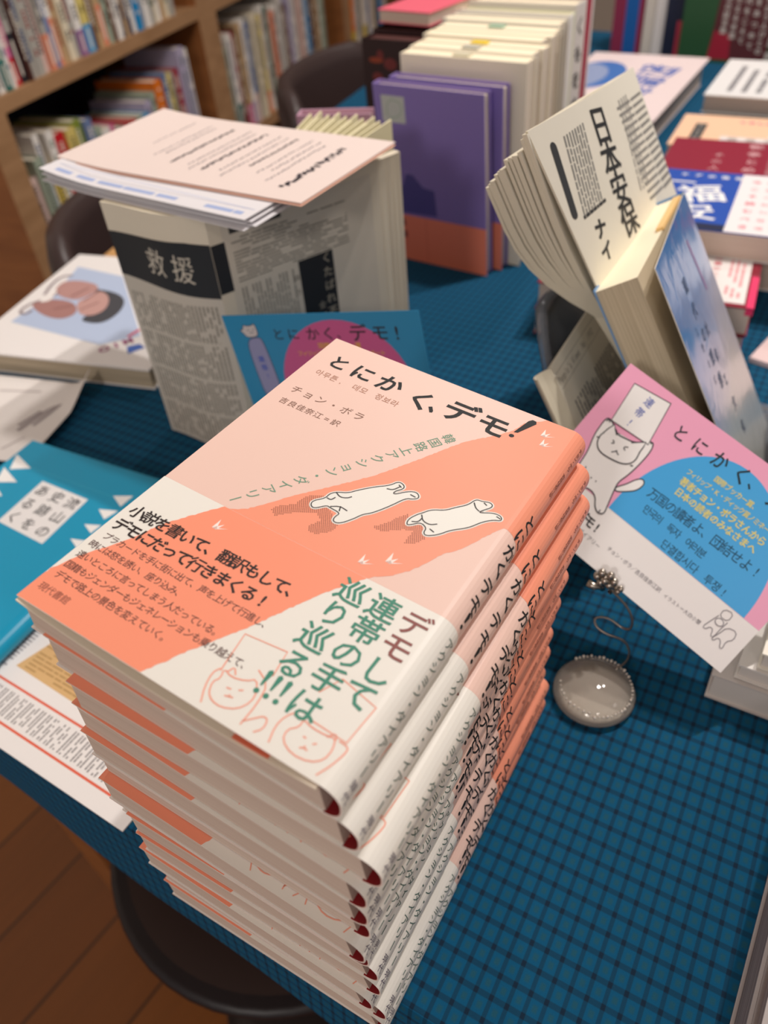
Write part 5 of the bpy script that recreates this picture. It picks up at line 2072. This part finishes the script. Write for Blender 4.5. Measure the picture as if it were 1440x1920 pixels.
def blue_print(m_, fr):
    m_.rect(77, -.1, 211, 145, fr, .12, M('#ebe6e8', 0.4))
    m_.rect(0, 0, 77, 14, fr, .1, M('#1c2747', 0.4))
    w_ = M('#eef0f2', 0.4)
    m_.chars('福', (44, 84), (44.3, 83), 44, fr, .2, w_, vert=True, bold=.05)
    m_.chars('安', (44, 36), (44.3, 35), 40, fr, .2, w_, vert=True, bold=.05)
    m_.stroke([(4, 112), (34, 112)], 3.5, fr, .2, w_)
    m_.chars('ケアの倫理', (20, 132), (74, 132), 8, fr, .2, w_, bold=.03)
    rd = M('#df6d7e', 0.5)
    m_.chars('今こそ読むべき', (92, 126), (92, 14), 9, fr, .2, rd, vert=True, bold=.02)
    m_.chars('話題の新刊登場', (106, 126), (106, 14), 8, fr, .2, M('#e39aa4', 0.5), vert=True)
    m_.chars('問いかける', (122, 100), (122, 10), 12, fr, .2, rd, vert=True, bold=.03)


lying_book('white_book', 'white book lying under the blue book with white lettering', -62, 642, 0.3, 205, 86, 54, 6, '#e3dedb', page=PAGE)
lying_book('blue_lettered_book', 'bright blue book with big white lettering and a white wrapper, lying on a white book', -58, 586, 54.8, 212, 146, 26, 6, '#1f4fae', printer=blue_print, bottom='#e3dedb')


def maroon_print(m_, fr):
    w_ = M('#d8a9ae', 0.5)
    m_.chars('戦争とめ', (92, 96), (92, 24), 15, fr, .2, w_, vert=True, bold=.01)
    m_.chars('その人', (56, 62), (56, 22), 12, fr, .2, w_, vert=True)
    m_.chars('ひとりの歩みから見る', (112, 98), (112, 12), 8, fr, .2, w_, vert=True)
    m_.chars('時代の記録をたどる', (126, 98), (126, 12), 8, fr, .2, w_, vert=True)
    m_.rect(170, 0, 196, 60, fr, .2, M('#20264a', 0.4))


lying_book('pale_book', 'pale book lying under the maroon book', -86, 742, 0.3, 196, 112, 50, 6, '#d9cfc6')
lying_book('maroon_book', 'maroon book with pale vertical lettering, lying behind the blue lettered book', -88, 742, 50.6, 196, 112, 22, 6, '#8c1f38', printer=maroon_print)


def peach_print(m_, fr):
    m_.rect(20, 8, 34, 84, fr, .2, M('#35373a', 0.5))
    m_.chars('みんなの記録', (27, 78), (27, 15), 8, fr, .3, M('#d0cbc2', 0.5), vert=True)
    m_.chars('くらしのなかの運動史を', (74, 98), (180, 98), 10, fr, .2, M('#e84a8c', 0.5), bold=.03)
    m_.rect(56, -.1, 190, 42, fr, .2, M('#dcd8d6', 0.5))
    m_.rect(110, 42, 190, 66, fr, .2, M('#dcd8d6', 0.5))
    m_.greek(60, 4, 186, 40, fr, .3, M('#b5b0ac', 0.5), 6, vertical=True, gap=.5)


lying_book('grey_book', 'grey book lying at the bottom under the peach book', -106, 862, 0.3, 200, 118, 46, 5, '#c4bfba')
lying_book('peach_book', 'peach book with a pink heading and a black title box, lying behind the maroon book', -112, 862, 46.6, 200, 118, 14, 5, '#f0c6a6', printer=peach_print)


def white_print(m_, fr):
    rr_ = random.Random(31)
    m_.greek(18, 20, 90, 140, fr, .2, M('#86868a', 0.5), 4, vertical=True, gap=.4, rnd=rr_)
    m_.rect(122, 0, 170, 60, fr, .2, M('#3f7fa8', 0.4))


lying_book('dark_green_book', 'dark green book lying under the white book in front of the green standing book', -104, 1000, 0.3, 176, 170, 58, 3, '#2c3f34')
lying_book('white_booklet', 'white book with grey print, lying in front of the green standing book', -108, 996, 58.6, 176, 172, 22, 3, '#dfe0e0', page=M('#9c9794', 0.7), printer=white_print)


def hangul_print(m_, fr):
    b_ = M('#3a5fb0', 0.5)
    fr0 = fr
    fr = lambda u, v, h=0.0: fr0(u, v * 1.36, h)
    m_.ell(42, 148, 46, 56, fr, .2, M('#3f6fb6', 0.5), 30)
    m_.ell(22, 140, 40, 50, fr, .25, M('#8d9cc0', 0.5), 30)
    for i, (a_, c_) in enumerate((('연대', 182), ('의글', 140), ('씨앗', 98))):
        m_.chars(a_, (118 - i * 6, c_), (148 - i * 6, c_ - 6), 36, fr, .2, b_, bold=.03)
    m_.ell(92, 70, 14, 12, fr, .2, M('#b9b4d0', 0.5), 20)
    m_.rect(92, 22, 140, 34, fr, .2, M('#cf8a66', 0.5))
    m_.greek(96, 2, 150, 16, fr, .2, M('#b3a9c4', 0.5), 2, gap=.5)


lying_book('pamphlet_pile', 'thick pale pamphlet lying under the pink flyer with blue lettering', -356, 1010, 0.3, 180, 310, 37, 2, '#d5cccc', cat='pamphlet')
mb = MB()
mb.box(0, 192, 0, 330, 0, 1.2, M('#e3d2d2', 0.5))
hangul_print(mb, Frame((0, 0, 1.2), (1, 0, 0), (0, 1, 0)))
o = mb.build('flyer')
o.location = W((-362, 998, 37.8))
o.rotation_euler = (0, 0, math.radians(2))
tag(o, 'pale pink flyer with a blue disc and blue lettering, at the far table end', 'flyer')

# pale pamphlet at the right
mb = MB()
mb.box(0, 150, 0, 205, 0.2, 5.0, M('#e2c9c8', 0.5))
o = mb.build('pamphlet')
o.location = W((78, 516, 0))
o.rotation_euler = (0, 0, math.radians(-10))
tag(o, 'pale pink pamphlet lying at the right edge beside the dark-red edged pair', 'pamphlet')


# ------------------------------------------------------------------ books standing at the far end
def magenta_print(m_, fr):
    m_.rect(22, 2, 46, 236, fr, .1, M('#1d5fa8', 0.45))


std_book('magenta book with a broad blue stripe, standing at the far end of the table', -398, 1478, 56, 240, 24, '#8f2f4e', extra=magenta_print, spine='left')
std_book('cream book standing edge-on beside the magenta one', -340, 1476, 19, 245, 140, '#d9d0c4', spine='left')
std_book('white book standing edge-on between the cream and the navy books', -320, 1474, 19, 245, 140, '#e2dcd8', spine='left')
std_book('navy book standing edge-on beside the green one', -300, 1470, 30, 240, 140, '#1d2238', spine='left', extra=lambda m_, fr: m_.rect(22, 3, 30, 60, fr, .1, M('#b8364a', 0.5)))


def green_print(m_, fr):
    m_.poly([(52, 6), (150, 6), (160, 262), (70, 262)], fr, .1, M('#5c2a2e', 0.45))
    m_.poly([(60, 118), (155, 118), (160, 262), (70, 262)], fr, .15, M('#c8502a', 0.45))
    m_.poly([(52, 6), (90, 6), (86, 44), (58, 50)], fr, .15, M('#a32438', 0.45))
    w_ = M('#d8d0c8', 0.5)
    for i, tx in enumerate(('たたかう人びとの', '声をあつめて', '時代をこえて', 'つたえる言葉', '歴史の証言集')):
        m_.chars(tx, (138 - i * 16, 110), (136 - i * 16, 22 + i * 7), 10.5, fr, .25, w_, vert=True, bold=.02)
    m_.chars('路上から考える思想', (159, 190), (155, 14), 15, fr, .25, w_, vert=True, bold=.02)
    m_.ell(90, 130, 7, 6, fr, .25, M('#5c2418', 0.45), 12)


std_book('large green book with a red and orange panel, standing at the far end', -268, 1462, 250, 275, 26, '#2b5433', extra=green_print, spine='left')


# ------------------------------------------------------------------ white books at the right edge under the card
def stack2(i, z, h, x, y, w, d, rz, col, lab):
    lying_book('white_book', lab, x, y, z, w, d, h, rz, col, page=M('#d8d2cb', 0.7), group='white books under the card', cat='book')


stack2(0, 0.3, 22, 140, 143.5, 190, 128, 2, '#cfc9c4', 'greyish white book at the bottom of the low stack under the pink card')
stack2(1, 22.8, 12, 151, 147, 188, 126, 1, '#e6e2dc', 'white book in the middle of the low stack under the pink card')
stack2(2, 35.3, 13, 160, 149, 182, 124, 1, '#f0ecdf', 'cream white book topmost on the low stack under the pink card')


def yellow_print(m_, fr):
    m_.rect(6, 0, 128, 182, fr, .1, M('#f3b51c', 0.45))


lying_book('grey_edged_book', 'grey-edged book under a yellow one at the bottom right corner of the photo', 195, -72, 0.3, 130, 190, 44, 0, '#b9b1ae', page=mat_pages('page_edges_grey', '#8f8886', '#b5adaa', 'Z', 500))
lying_book('yellow_book', 'yellow book with an orange-edged wrapper at the bottom right corner of the photo', 196.5, -72, 44.8, 130, 190, 22, 0, '#a9a19e', page=mat_pages('page_edges_grey2', '#9a9290', '#b9b1ae', 'Z', 500), printer=yellow_print)
